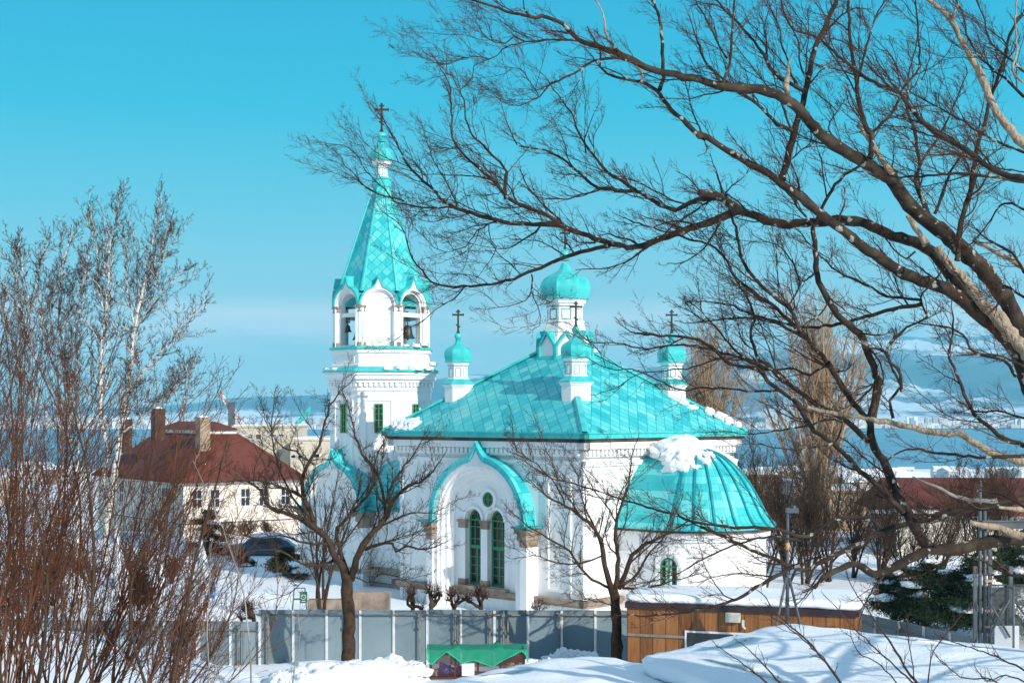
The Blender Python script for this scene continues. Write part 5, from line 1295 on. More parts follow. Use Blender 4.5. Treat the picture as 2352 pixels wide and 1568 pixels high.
for i in range(NX+1):
    u=i/NX; x=-.1+(Lc+.2)*u; row=[]
    # scalloped front hem
    sc=.34-.30*abs(math.sin(math.pi*(u*3.1+.08)))**.8+.22*(1-abs(math.sin(math.pi*(u*3.1+.08))))**2
    hem={0:1}.get(i,1)
    f_len=.20+.38*max(0,1-abs((u*100)%33-0)/33)
    knots=[(0,.25),(.05,.48),(.2,.04),(.35,.44),(.48,.33),(.65,.57),(.8,.25),(.93,.07),(.97,.12),(1,.42)]
    fl_=interp(u,knots)
    for j in range(NY+1):
        v=j/NY
        if v<.4: y=1.02-(1.07)*v/.4; z=cz1-.02-.035*math.sin(math.pi*v/.4)*(1+.5*math.sin(9*u)); 
        else: w_=(v-.4)/.6; y=-.05-.05*w_+.02*math.sin(u*40+w_*3)*w_; z=cz1-.02-fl_*w_
        for hx_,hy_ in ((Lc*.27,.85),(Lc*.72,.85),(Lc*.28,.1),(Lc*.72,.1)):
            q=math.hypot(x-hx_,y-hy_); z+=.16*math.exp(-(q/.12)**2)*(0 if hx_<Lc*.5 and hy_>.5 else 1)
        row.append((x,y,z+.01*math.sin(u*23+v*5)))
    rows.append(row)
nt_.loft(rows,False,sm=True)
side=[]
for e,x in ((0,-.1),(NX,Lc+.1)):
    pass
# back hanging flap and hem
nt_.loft([[ (p[0],p[1]+.0,p[2]) for p in [r[0] for r in rows]],[(p[0],p[1]+.02,p[2]-.35-.08*math.sin(p[0]*5)) for p in [r[0] for r in rows]]],False)
net=nt_.obj('green_net',netm); net.location=(cx0,cd,0); net.rotation_euler=(0,0,rad(2)); tag(net,'green netting draped over the refuse cage with a scalloped hem','net')
hm=MB(); hem=[r[-1] for r in rows]
for a,b_ in zip(hem,hem[1:]): hm.tube(a,b_,.022,n=5)
hm.obj('hem',noisy('bright_green_hem',(.01,.42,.24),(.02,.5,.3),5,.6),net)
nb=MB(); nb.box(Lc*.34,Lc*.47,-.065,-.05,cz0+.10,cz0+.5); pp_=nb.obj('notice_board',noisy('white_notice',(.8,.8,.8),(.85,.85,.85),3,.4)); pp_.location=(cx0,cd,0); pp_.rotation_euler=(0,0,rad(2)); tag(pp_,'white notice sheet tied to the front of the refuse cage','notice')
nb=MB()
for i in range(5): nb.box(Lc*.36,Lc*.36+(.22 if i%2 else .16),-.069,-.066,cz0+.2+i*.05,cz0+.212+i*.05)
nb.obj('print_line',noisy('grey_print',(.4,.4,.42),(.45,.45,.47),3,.6),pp_)
# ============================================================ TRIPOD POLE, STEEL FRAME AND GATE
def pole(label,px,d,z0,z1,legs=True):
    t=thing('tripod_pole',label,'pole',(xat(px,d),d,0))
    mb=MB(); mb.tube((0,0,z0),(0,0,z1),.055,.045,10); mb.obj('mast',M['metal'],t)
    za_=zat(1325,d)
    for i,(dx,dy) in enumerate(((-.52,-.3),(.48,-.3),(.05,.6))):
        mb=MB(); mb.tube((dx,dy,z0),(dx*.08,dy*.08,za_),.04,n=8); mb.obj('leg',M['metal'],t)
    mb=MB(); mb.tube((0,0,zat(1262,d)),(0,0,zat(1246,d)),.064,n=10); mb.obj('tape_band',noisy('orange_tape',(.55,.25,.08),(.65,.33,.12),3,.6),t)
    mb=MB(); mb.box(-.05,.32,-.08,.08,z1-.16,z1-.02); mb.prof([(.08,z1-.02),(.07,z1+.06)],10,.18,0,cap1=True); mb.obj('lamp_head',M['metal'],t,.01)
    return t
pole('grey steel tripod mast with a lamp head, standing in front of the wooden shed',1809,42.5,zat(1425,42.5)-.7,zat(1165,42.5))
fr_=thing('scaffold','grey steel uprights with a cross beam above the mesh gate at the right edge','scaffold',(0,0,0))
d=38.
for px,pt_ in ((2251,1130),(2262,1190),(2274,1255),(2322,1300),(2240,1300)):
    mb=MB(); x=xat(px,d); 
    if px in (2251,2262): mb.tube((x,d,1.6),(x,d,zat(pt_-30,d)),.05)
    else: mb.box(x-.045,x+.045,d-.04,d+.05,1.6,zat(pt_,d))
    mb.obj('upright',M['metal'],fr_)
mb=MB(); mb.box(xat(2255,d-.1),xat(2480,d-.1),d-.16,d-.06,zat(1213,d),zat(1194,d)); mb.box(xat(2255,d-.1),xat(2480,d-.1),d-.2,d-.161,zat(1197,d),zat(1194,d)); mb.obj('cross_beam',M['metal'],fr_)
mb=MB()
for py in (1330,1398,1435): mb.box(xat(2260,d),xat(2278,d),d-.12,d-.07,zat(py+5,d),zat(py,d))
mb.obj('wood_block',noisy('raw_wood_block',(.45,.27,.12),(.55,.35,.17),3,.7),fr_)
gt=thing('mesh_gate','perforated grey metal gate panels with X braces at the right edge','gate',(0,0,0))
mm,nt,b=newmat('perforated_sheet'); L_=nt.links.new; b.inputs['Base Color'].default_value=(.30,.31,.32,1); b.inputs['Roughness'].default_value=.5
uvn=N(nt,'ShaderNodeUVMap'); bt=N(nt,'ShaderNodeTexBrick'); L_(uvn.outputs[0],bt.inputs['Vector']); bt.inputs['Scale'].default_value=9; bt.inputs['Mortar Size'].default_value=.028; bt.inputs['Mortar Smooth'].default_value=.1; bt.inputs['Row Height'].default_value=.3; bt.inputs['Brick Width'].default_value=.62
L_(bt.outputs['Fac'],b.inputs['Alpha'])
zg1=zat(1343,d-.2); zg0=1.7
for (pa,pb,da,db) in ((2276,2312,d-.2,d-.2),(2312,2328,d-.2,d-1.0),(2328,2380,d-.2,d-.2)):
    mb=MB(); a=(xat(pa,da),da); b2=(xat(pb,db),db); L2=math.dist(a,b2)
    mb.face([(a[0],a[1],zg0),(b2[0],b2[1],zg0),(b2[0],b2[1],zg1),(a[0],a[1],zg1)],[(0,0),(L2,0),(L2,zg1-zg0),(0,zg1-zg0)]); mb.obj('mesh_panel',mm,gt)
    mb=MB(); mb.tube((a[0],a[1],zg0),(a[0],a[1],zg1),.03); mb.tube((b2[0],b2[1],zg0),(b2[0],b2[1],zg1),.03); mb.tube((a[0],a[1],zg1),(b2[0],b2[1],zg1),.025); mb.obj('gate_frame',M['metal'],gt)
mb=MB()
for pa,pb in ((2268,2318),(2318,2268),(2326,2390)):
    mb.tube((xat(pa,d-.3),d-.35,zat(1375,d-.3)),(xat(pb,d-.3),d-.35,zat(1462,d-.3)),.03,n=6)
mb.obj('x_brace',M['metal'],gt)
mb=MB(); mb.box(xat(2284,d-.25),xat(2340,d-.25),d-.28,d-.24,1.8,zat(1436,d-.25)); mb.obj('kick_plate',noisy('pale_kick_plate',(.5,.52,.55),(.58,.6,.62),3,.5),gt)
# ============================================================ BANNERS
bw,nt,b=newmat('banner_cloth'); b.inputs['Base Color'].default_value=(.82,.83,.86,1); b.inputs['Roughness'].default_value=.8
bb,nt,b=newmat('banner_blue'); b.inputs['Base Color'].default_value=(.01,.32,.72,1); b.inputs['Roughness'].default_value=.8
def banner(label,px,d,pt_,pb,w,blue_=False,seed=0):
    x=xat(px,d); z1=zat(pt_,d); z0=zat(pb,d)
    t=thing('banner_flag',label,'banner',(x,d,0),group='white banners on poles along the fence')
    mb=MB(); mb.tube((0,0,-.1),(0,0,z1+.1),.055,.045,10); mb.box(-.08,.14,-.05,.05,z1+.1,z1+.16); mb.obj('pole',M['alu'],t)
    mb=MB(); rows=[]; n=26
    def ww(v): return w*(.10+.9*min(1,v/.55)**1.2) if v<.72 else w*(1-.35*(v-.72)/.28)
    def pnt(u,v): 
        W=ww(v); return (.05+u*W, -.06+.09*math.sin(u*7+v*3+seed)*min(1,v*3)*(.4+u), z1-.05-(z1-z0)*v-.12*u*math.sin(v*2))
    for j in range(n+1): rows.append([pnt(i/10,j/n) for i in range(11)])
    mb.loft(rows,False,sm=True); mb.obj('cloth',bw,t)
    if blue_:
        mb=MB(); rows=[]
        for j in range(13):
            v=.44+.30*j/12; a=.95-.55*(j/12); rows.append([(lambda q:(q[0],q[1]-.012,q[2]))(pnt(a+(1.0-a)*i/6,v)) for i in range(7)])
        mb.loft(rows,False,sm=True); mb.obj('blue_panel',bb,t)
        for txt,u,v,s_,mt in (('S',.80,.66,.30,bw),('C',.72,.74,.30,bw),('T',.10,.62,.16,bb),('H',.10,.67,.16,bb)):
            pass
        def stroke(mb,u0,v0,u1,v1,wd=.02):
            a=Vector(pnt(u0,v0));b_=Vector(pnt(u1,v1)); a.y-=.024;b_.y-=.024; dd=(b_-a).normalized(); nn_=Vector((-dd.z,0,dd.x))*wd
            mb.face([tuple(a-nn_),tuple(b_-nn_),tuple(b_+nn_),tuple(a+nn_)])
        mb=MB()  # big white curved letter on the blue, blue characters at the left
        cc_=[(.93,.60),(.84,.585),(.78,.61),(.82,.635),(.9,.65),(.92,.68),(.84,.70),(.74,.69)]
        for p,q in zip(cc_,cc_[1:]): stroke(mb,*p,*q)
        mb.obj('white_lettering',bw,t)
        mb=MB()
        for p in ((.03,.60,.24,.60),(.05,.585,.05,.63),(.20,.585,.20,.63),(.12,.59,.12,.63),(.03,.64,.24,.64),(.06,.65,.06,.69),(.17,.65,.17,.69),(.04,.67,.22,.67),(.12,.645,.10,.69)): stroke(mb,*p,.011)
        mb.obj('blue_lettering',bb,t)
banner('white banner with a blue panel and lettering, rightmost of the three banners',457,50.8,1229,1410,.55,True,1)
banner('plain white banner furled round its pole, middle of the three banners',362,50.9,1226,1400,.38,False,2)
banner('white banner at the left of the three, half hidden by shrubs',267,51,1215,1405,.5,False,4)
# ============================================================ RED-ROOFED HOUSE
def clap(name,c1,c2,sp=.2):
    m,nt,b=newmat(name); L=nt.links.new; tc=N(nt,'ShaderNodeTexCoord'); s=N(nt,'ShaderNodeSeparateXYZ'); L(tc.outputs['Object'],s.inputs[0])
    d=N(nt,'ShaderNodeMath',operation='DIVIDE'); L(s.outputs[2],d.inputs[0]); d.inputs[1].default_value=sp
    f=N(nt,'ShaderNodeMath',operation='FRACT'); L(d.outputs[0],f.inputs[0]); r=ramp(nt,f.outputs[0],[(.0,c2),(.14,c1)]); L(r.outputs[0],b.inputs['Base Color'])
    bp=N(nt,'ShaderNodeBump'); bp.inputs['Distance'].default_value=.03; L(f.outputs[0],bp.inputs['Height']); L(bp.outputs[0],b.inputs['Normal']); b.inputs['Roughness'].default_value=.7
    return m
cream=clap('cream_clapboard',(.78,.70,.60),(.42,.37,.32)); 
redroof=noisy('dark_red_roof_sheet',(.085,.024,.018),(.16,.05,.038),.5,.6,.01,6,c3=(.12,.035,.027),spec=.15)
hp=(xat(417,105),105.); th=math.atan2(.61,.79)
H=thing('clapboard_house','cream clapboard house with a large dark red hipped roof and tall chimneys, behind the birches','house',(hp[0],hp[1],0),th)
W1,L1=10.35,17.; ez=4.19
mb=MB(); mb.box(.35,W1-.35,.35,L1-.35,-1,ez-.1); mb.obj('wall',cream,H)
mb=MB(); mb.box(.28,W1-.28,.28,L1-.28,ez-.35,ez-.1); mb.box(.25,W1-.25,.25,L1-.25,1.05,1.2); 
for x,y in ((.35,.35),(W1-.35,.35),(.35,L1-.35)): mb.box(x-.1,x+.1,y-.1,y+.1,-1,ez-.35)
mb.obj('white_trim',noisy('cream_trim',(.8,.76,.7),(.85,.82,.76),3,.6),H)
mb=MB(); mb.box(.24,W1-.24,.24,L1-.24,.98,1.05); mb.obj('red_band',redroof,H)
mb=MB(); i_=3.8; zt_=ez+3.45
A=[(-.2,-.2,ez),(W1+.2,-.2,ez),(W1+.2,L1+.2,ez),(-.2,L1+.2,ez)]; B=[(i_,i_,zt_),(W1-i_,i_,zt_),(W1-i_,L1-i_,zt_),(i_,L1-i_,zt_)]
mb.loft([A,B],True,True,True); mb.loft([[(p[0],p[1],ez-.13) for p in A],[(p[0],p[1],ez-.004) for p in A]],True,True); mb.obj('roof',redroof,H)
mb=MB(); mb.box(i_+.1,W1-i_-.1,i_+.1,L1-i_-.1,zt_,zt_+.28); mb.obj('monitor_wall',noisy('white_monitor',(.75,.72,.68),(.8,.78,.74),3,.6),H)
mb=MB(); A=[(i_-.15,i_-.15,zt_+.28),(W1-i_+.15,i_-.15,zt_+.28),(W1-i_+.15,L1-i_+.15,zt_+.28),(i_-.15,L1-i_+.15,zt_+.28)]; xm_=W1/2
mb.loft([A,[(xm_-.05,i_+1.4,zt_+.95),(xm_+.05,i_+1.4,zt_+.95),(xm_+.05,L1-i_-1.4,zt_+.95),(xm_-.05,L1-i_-1.4,zt_+.95)]],True,True,True); mb.obj('monitor_roof',redroof,H)
def hl(px,y=None,x=None):
    k=(px-1176)/F; c,s=math.cos(th),math.sin(th)
    if y is not None: return (k*(hp[1]+y*c)-(hp[0]-y*s))/(c-k*s)
    return (k*(hp[1]+x*s)-(hp[0]+x*c))/(-s-k*c)
def win(par,x,z0,z1,w,face):
    mb=MB(); 
    if face=='r': mb.M=Matrix.Translation((x,.35,0))
    else: mb.M=Matrix.Translation((.35,x,0))@Matrix.Rotation(rad(-90),4,'Z')
    frame(mb,-w/2,w/2,z0,z1,0,.07,.06); mb.box(-.025,.025,-.05,0,z0+.07,z1-.07); mb.box(-w/2+.07,w/2-.07,-.055,0,(z0+z1)/2-.04,(z0+z1)/2+.04)
    o=mb.obj('window',M['alu'],par); g=MB(); g.M=mb.M; g.face([(-w/2+.05,-.012,z0),(w/2-.05,-.012,z0),(w/2-.05,-.012,z1),(-w/2+.05,-.012,z1)]); g.obj('pane',M['glass'],o)
for px in (452,493,563,605,655): win(H,hl(px,y=.35),2.15,3.55,.85,'r')
for px in (382,330,280): win(H,hl(px,x=.35),2.05,3.65,1.5 if px==382 else .9,'l')
def chim(px,py,dd,w,pyb,mat,cap):
    x,y=xat(px,dd),dd; dx,dy=x-hp[0],y-hp[1]; lx=dx*math.cos(th)+dy*math.sin(th); ly=-dx*math.sin(th)+dy*math.cos(th)
    mb=MB(); z1=zat(py,dd); mb.box(lx-w,lx+w,ly-w,ly+w,zat(pyb,dd),z1); mb.box(lx-w-.06,lx+w+.06,ly-w-.06,ly+w+.06,z1-.3,z1-.2)
    o=mb.obj('chimney',mat,H); mb=MB(); blob(mb,(lx,ly,z1),w*1.0,w*1.0,.16,None,int(px),.1,12,5); mb.obj('chimney_snow',M['snow'],o)
stu=noisy('tan_stucco',(.30,.22,.15),(.40,.31,.22),2,.9); dkb=noisy('dark_brick_chimney',(.06,.035,.028),(.12,.07,.055),3,.9)
chim(466,958,109,.42,1040,stu,0); chim(363,938,112,.42,1010,dkb,0); chim(290,962,113,.34,1040,dkb,0)
# ============================================================ OTHER BUILDINGS
bg=noisy('cream_concrete',(.52,.45,.35),(.62,.55,.44),.4,.85)
def blockbld(label,px0,px1,pyt,d,dep,mat,wins,zb=None,rz=0,snow=True,name='building',cat='building'):
    x0,x1=xat(px0,d),xat(px1,d); z1=zat(pyt,d); zb=gz(0,d)-2 if zb is None else zb
    t=thing(name,label,cat,(x0,d,0),rz); L=x1-x0
    mb=MB(); mb.box(0,L,0,dep,zb,z1); mb.box(-.15,L+.15,-.15,dep+.15,z1-.1,z1+.1); mb.obj('wall',mat,t)
    if snow: mb=MB(); mb.box(.05,L-.05,.05,dep-.05,z1+.1,z1+.22); mb.obj('roof_snow',M['snow'],t)
    for (a,b,c,e,mt) in wins:
        s=d/F; mb=MB(); mb.box((a-px0)*s,(b-px0)*s,-.06,.02,zat(e,d),zat(c,d)); w=mb.obj('window',M['alu'],t)
        mb=MB(); mb.box((a-px0)*s+.12,(b-px0)*s-.12,-.09,-.062,zat(e,d)+.1,zat(c,d)-.1); mb.obj('pane',mt,w)
    return t
brownp=noisy('brown_recess',(.10,.045,.02),(.22,.11,.05),1,.7)
blockbld('cream block building with a dark window strip, just right of the red roof ridge',536,666,979,165,14,bg,[(569,583,995,1008,brownp),(586,602,995,1010,brownp),(617,636,996,1003,M['glass']),(638,655,996,1003,M['glass'])])
blockbld('lower cream building between the taller cream block and the bell tower',667,762,1009,160,12,bg,[(667,681,1043,1053,M['glass']),(683,699,1043,1054,M['glass']),(715,736,1040,1052,M['glass'])])
blockbld('white flat block beyond the red roof at its left end',505,540,1004,150,8,bg,[(520,532,1012,1020,M['glass'])])
blockbld('brown-walled house with snow on its roof just right of the apse',1697,1792,1092,118,10,noisy('brown_wall',(.19,.11,.08),(.30,.19,.14),.8,.9),[(1730,1745,1105,1116,M['glass'])],name='house',cat='house')
blockbld('pale grey house with small windows behind the tall light-brown tree',1825,1862,1112,135,8,noisy('pale_wall',(.5,.48,.46),(.6,.58,.55),.8,.9),[(1832,1838,1118,1134,M['glass']),(1845,1851,1118,1134,M['glass'])],name='house',cat='house')
blockbld('tan house half hidden by the thicket right of the tall light-brown tree',1905,2010,1128,128,9,noisy('tan_wall',(.38,.27,.18),(.48,.36,.26),.8,.9),[(1925,1935,1140,1152,M['glass']),(1950,1960,1140,1152,M['glass']),(1980,1990,1140,1152,M['glass'])],name='house',cat='house')
# big red roof at the right
d=92.; R2=thing('red_roofed_hall','long low hall with a dark red sheet roof behind the trees at the right','building',(xat(2062,d),d,0),rad(-3))
s=d/F; L2=(2560-2062)*s; rz_=zat(1096,d+5); e_=zat(1178,d)
mb=MB(); mb.loft([[(-.9,-.3,e_),(L2,-.3,e_)],[(0,5,rz_),(L2,5,rz_)],[(-.9,10.3,e_),(L2,10.3,e_)]],False); mb.loft([[(-.9,-.3,e_-.16),(L2,-.3,e_-.16)],[(-.9,-.3,e_),(L2,-.3,e_)]],False); mb.face([(-.9,-.3,e_),(0,5,rz_),(-.9,10.3,e_)]); mb.obj('roof',redroof,R2)
mb=MB(); mb.box(0,L2-.4,.3,9.7,-1,e_-.02); mb.obj('wall',cream,R2)
mb=MB(); blob(mb,(-.4,-.2,e_+.03),1.5,.8,.22,None,5,.25,24,8); blob(mb,(1.2,.1,e_+.05),1.3,.6,.2,None,6,.25,24,8); mb.obj('eave_snow',M['snowrough'],R2)
# town houses between the church and the bay
rs=random.Random(8); tw_cols=[noisy('town_wall_'+n,a,b_,1,.85) for n,a,b_ in (('grey',(.4,.4,.42),(.5,.5,.52)),('tan',(.42,.34,.26),(.5,.42,.33)),('white',(.65,.64,.62),(.75,.74,.72)),('brown',(.2,.13,.1),(.28,.19,.15)))]
k=0
for (pa,pb,n) in ((1700,2480,46),(470,760,12),(-20,250,8)):
    for _ in range(n):
        d=rs.uniform(0,1)**.8*760+170; px=rs.uniform(pa,pb); x=xat(px,d); z=gz(x,d)
        w=rs.uniform(7,13); dp=rs.uniform(7,11); h=rs.uniform(4.5,8 if d<300 else 9); c=rs.choice(tw_cols)
        lab='small snow-roofed house in the town between the church and the bay'
        if z+h>zat(1004 if px<760 else 1075,d): h=max(3,zat(1004 if px<760 else 1075,d)-z-1)
        t=thing('town_house',lab,'house',(x,d,z),rs.uniform(-.5,.5),'snow-roofed houses down by the bay')
        mb=MB(); mb.box(-w/2,w/2,-dp/2,dp/2,-3,h); mb.face([(w/2,-dp/2,h),(w/2,dp/2,h),(w/2,0,h+1.5)]); mb.face([(-w/2,-dp/2,h),(-w/2,0,h+1.5),(-w/2,dp/2,h)]); mb.obj('wall',c,t)
        mb=MB(); mb.loft([[(-w/2-.4,-dp/2-.5,h-.1),(w/2+.4,-dp/2-.5,h-.1)],[(-w/2-.4,-dp/2-.5,h+.1),(w/2+.4,-dp/2-.5,h+.1)],[(-w/2-.4,0,h+1.75),(w/2+.4,0,h+1.75)],[(-w/2-.4,dp/2+.5,h+.1),(w/2+.4,dp/2+.5,h+.1)]],False); mb.obj('roof',M['snow'],t)
        for i in range(3):
            mb=MB(); q=-w/2+(i+.6)*w/3.3; mb.box(q,q+1.2,-dp/2-.05,-dp/2+.01,h*.5,h*.5+1.2); mb.obj('window',M['glass'],t)
# cranes on the quay
def crane(label,mast,boom,d,mat2,mw=1.3):
    t=thing('harbour_crane',label,'crane',(xat(mast[0],d),d,0),0,'cranes by the harbour')
    z0=gz(0,d); mb=MB()
    if mast[1]: 
        mb.box(-mw,mw,-mw,mw,z0,zat(mast[1],d)); mb.box(-mw*1.2,mw*1.5,-mw*1.2,mw*1.2,zat(mast[1],d),zat(mast[1]-5,d)-.2); mb.obj('mast',M['metal'] if d>0 else 0,t)
    ox=xat(mast[0],d); a=(xat(boom[0],d)-ox,0,zat(boom[1],d)); b=(xat(boom[2],d)-ox,0,zat(boom[3],d)); A=Vector(a);B=Vector(b); n=16
    for q,mt in enumerate(mat2):
        mb=MB(); wd_=1.1
        for i in range(n):
            if (i//2)%len(mat2)!=q: continue
            p=A.lerp(B,i/n); r=A.lerp(B,(i+1)/n)
            for o1 in ((0,-.5,-wd_),(0,-.5,wd_),(0,.5,wd_)): mb.tube(p+Vector(o1),r+Vector(o1),.30,n=4)
            mb.tube(p+Vector((0,-.5,-wd_)),r+Vector((0,-.5,wd_)),.22,n=4)
        mb.obj('boom',mt,t)
    return t
cr=noisy('crane_red',(.6,.08,.05),(.65,.12,.08),3,.5); cw=noisy('crane_white',(.7,.7,.7),(.78,.78,.78),3,.5); ct=noisy('crane_teal',(.03,.5,.45),(.06,.6,.52),3,.5)
crane('red and white lattice crane with a grey mast rising behind the cream block',(532,927),(505,903,560,980),620,(cr,cw))
crane('turquoise crane boom leaning right, beyond the lower cream building',(667,0),(666,992,713,940),600,(ct,))
crane('distant red and white crane seen through the birch branches',(418,0),(412,985,425,912),760,(cr,cw))
# ============================================================ CONIFERS AND BUSHES IN THE YARD
def conifer(label,px,pyb,pyt,d,w,seed,group,pads=9,snowy=.5,name='conifer_tree',cat='tree'):
    z0=zat(pyb,d); H_=zat(pyt,d)-z0; z0-=.25; t=thing(name,label,cat,(xat(px,d),d,z0),0,group); rg=random.Random(seed)
    mb=MB(); mb.tube((0,0,-.3),(0,0,H_*.9),w*.07+.04,.03,8); mb.obj('trunk',M['bark'],t)
    V=[];Fc=[]; sn=MB(); rn=np.random.default_rng(seed)
    for k in range(pads):
        f=k/pads; a=rg.uniform(0,6.28) ; rr=w*(1-f*.8)*rg.uniform(.25,.75); cx,cy=rr*math.cos(a),rr*math.sin(a); cz=H_*(.03+.9*f); R=w*(.62-.35*f)
        n=1500; q=rn.normal(0,.42,(n,3))*np.array([R,R,R*.34])+np.array([cx,cy,cz]); L=.10+.05*rn.random((n,1)); dv=nrm(rn.normal(0,1,(n,3))+np.array([0,0,.3])); sd=nrm(np.cross(dv,rn.normal(0,1,(n,3))))*.022
        b0=len(V); V+= np.concatenate([q-sd,q+sd,q+dv*L],1).reshape(-1,3).tolist(); Fc+=[(b0+3*i,b0+3*i+1,b0+3*i+2) for i in range(n)]
        if rg.random()<snowy: blob(sn,(cx,cy,cz+R*.22),R*.62,R*.55,R*.26,None,seed*10+k,.3,18,7)
    me=bpy.data.meshes.new('crown'); me.from_pydata(V,[],Fc); me.materials.append(M['needle']); o=bpy.data.objects.new('crown',me); C.objects.link(o); o.parent=t
    if sn.v: sn.obj('snow_clump',M['snowrough'],t)
conifer('dark pine with a dome of snow on top, left of the parked car',478,1262,1150,92,1.7,1,'conifers in the church yard',10,.35)
conifer('dark bushy evergreen right of the parked car',652,1312,1240,80,1.35,2,'conifers in the church yard',8,.15)
conifer('small dark evergreen bush between the banners',318,1370,1290,58,.75,3,'conifers in the church yard',6,.1)
conifer('low dark evergreen left of the parked car, with snow on it',560,1300,1262,86,1.0,13,'conifers in the church yard',6,.5)
for i,(px,pb,pt_,d_,w_,lb) in enumerate(((2055,1400,1300,62,1.6,'leftmost dark snow-dusted evergreen behind the short fence'),(2125,1405,1270,60,1.9,'tallest snow-laden evergreen behind the short fence, left of the steel uprights'),(2190,1415,1290,57,1.8,'snow-laden evergreen just left of the steel uprights'),(2262,1420,1240,56,2.0,'wide snowy evergreen behind the mesh gate'),(2340,1420,1230,58,2.2,'snowy evergreen cut by the right edge'))):
    conifer(lb,px,pb,pt_,d_,w_,20+i,'snow-laden evergreens at the right',22,.5)
# snow dome on the pine
def stub_shrub(label,px,pyb,pyt,d,seed,heads=4):
    z0=zat(pyb,d); h=zat(pyt,d)-z0; t=thing('pruned_shrub',label,'shrub',(0,0,0),0,'pollarded shrubs along the church front')
    rg=np.random.default_rng(seed); wd=Wood(); tg=Wood(); x=xat(px,d)
    base=np.array([x,d,z0])
    n=heads; S=np.tile(base+np.array([0,0,h*.12]),(n,1)); D=np.stack([rg.normal(0,.8,n),rg.normal(0,.5,n),np.full(n,.9)],1)
    P=grow(S,D,np.full(n,h*.62)*rg.uniform(.7,1.15,n),6,.35,(0,0,.12),rg); R=np.linspace(.07,.045,7)[None]*np.ones((n,1)); wd.add(P,R,7)
    wd.add(np.array([[base-[0,0,.3],base+[0,0,h*.1],base+[0,0,h*.3]]]),np.array([[.09,.08,.06]]),8)
    k=5; S=np.repeat(P[:,-1],k,0); D=rg.normal(0,1,(n*k,3))+np.array([0,0,.4]); P1=grow(S,D,np.full(n*k,.17),4,.5,(0,0,.1),rg); R1=np.full((n*k,5),.035)*rg.uniform(.7,1.2,(n*k,1)); wd.add(P1,R1,5)
    k=9; S=np.repeat(P1[:,-1],k,0); D=rg.normal(0,.6,(len(S),3))+np.array([0,0,1.]); P2=grow(S,D,rg.uniform(.12,.5,len(S)),3,.12,(0,0,.1),rg); tg.add(P2,np.full((len(S),4),.006),3)
    wd.obj('trunk',M['greytwig'],t); tg.obj('twig',M['redtwig'],t)
for px,a,b,lb in ((948,1402,1345,'leftmost of the four knobbly pollarded shrubs, below the left arch foot'),(990,1402,1335,'tallest of the four knobbly pollarded shrubs, second from the left'),(1043,1402,1350,'third knobbly pollarded shrub from the left'),(1105,1402,1345,'rightmost knobbly pollarded shrub, under the green windows')):
    stub_shrub(lb,px,a,b,54.5,px)
stub_shrub('knobbly pollarded shrub in the snow left of the green barricade',583,1425,1372,56.,7,5)
w_=bush('bare_shrub','arching leafless shrub on the church front, right of the pollarded shrubs','shrub',1240,1405,1372,55,.9,17,stems=10,mats=(M['greytwig'],M['greytwig']),tw=.006,r=.02,upr=.5,n1=8,n2=4,n3=2,bias=-.08)
for i,(px,pb,pt_,d_,lb) in enumerate(((520,1235,1195,97,'brown leafless hedge bush at the left of the house foundation'),(565,1232,1192,97,'brown leafless hedge bush behind the parked car'),(615,1232,1196,97,'brown leafless hedge bush at the right end of the house'),(300,1330,1240,75,'leafless bush behind the middle banner'),(215,1360,1240,70,'leafless bush behind the left banner'),(120,1390,1230,66,'leafless bush far left behind the shrubs'),(395,1340,1275,72,'leafless bush right of the middle banner'),(540,1300,1255,84,'dark leafless bush in front of the parked car'))):
    bush('bare_shrub',lb,'shrub',px,pb,pt_,d_,.6,170+i,stems=12,mats=(M['greytwig'],M['redtwig']),tw=.011,r=.03,upr=.5,n1=10,n2=5,n3=3,bias=.02,lf=.5,group='leafless bushes in the yard')
# car
d_=93.; car=thing('parked_car','dark parked car half buried in snow beyond the yard, below the clapboard house','car',(xat(600,d_),d_,zat(1283,d_)),rad(4))
mb=MB()
secs=[(-2.2,.45,.75),(-1.9,.35,.95),(-1.2,.3,1.0),(-.75,.3,1.35),(-.1,.3,1.48),(1.0,.3,1.48),(1.7,.3,1.25),(2.0,.32,1.0),(2.25,.4,.85)]
mb.loft([[(x,-.8,a),(x,.8,a),(x,.8,min(b_,.95)),(x,.62,b_),(x,-.62,b_),(x,-.8,min(b_,.95))] for x,a,b_ in secs],True,True,True,False)
mb.obj('body',noisy('dark_blue_car_paint',(.02,.04,.07),(.03,.06,.1),2,.25,spec=.6),car,.04)
mb=MB(); mb.face([(-.68,-.79,1.0),(1.55,-.79,1.0),(1.25,-.70,1.34),(-.45,-.70,1.34)]); mb.obj('side_window',M['glass'],car)
for x in (-1.35,1.45):
    for y in (-.72,.72):
        mb=MB(); mb.tube((x,y-.1,.32),(x,y+.1,.32),.32,n=18); w=mb.obj('wheel',noisy('tyre',(.02,.02,.02),(.03,.03,.03),4,.8),car); mb=MB(); mb.tube((x,y-.11,.32),(x,y+.11,.32),.18,n=12); mb.obj('rim',M['alu'],w)
mb=MB(); blob(mb,(.4,0,1.46),1.3,.62,.28,None,4,.08,26,8); mb.obj('snow_on_roof',M['snow'],car)
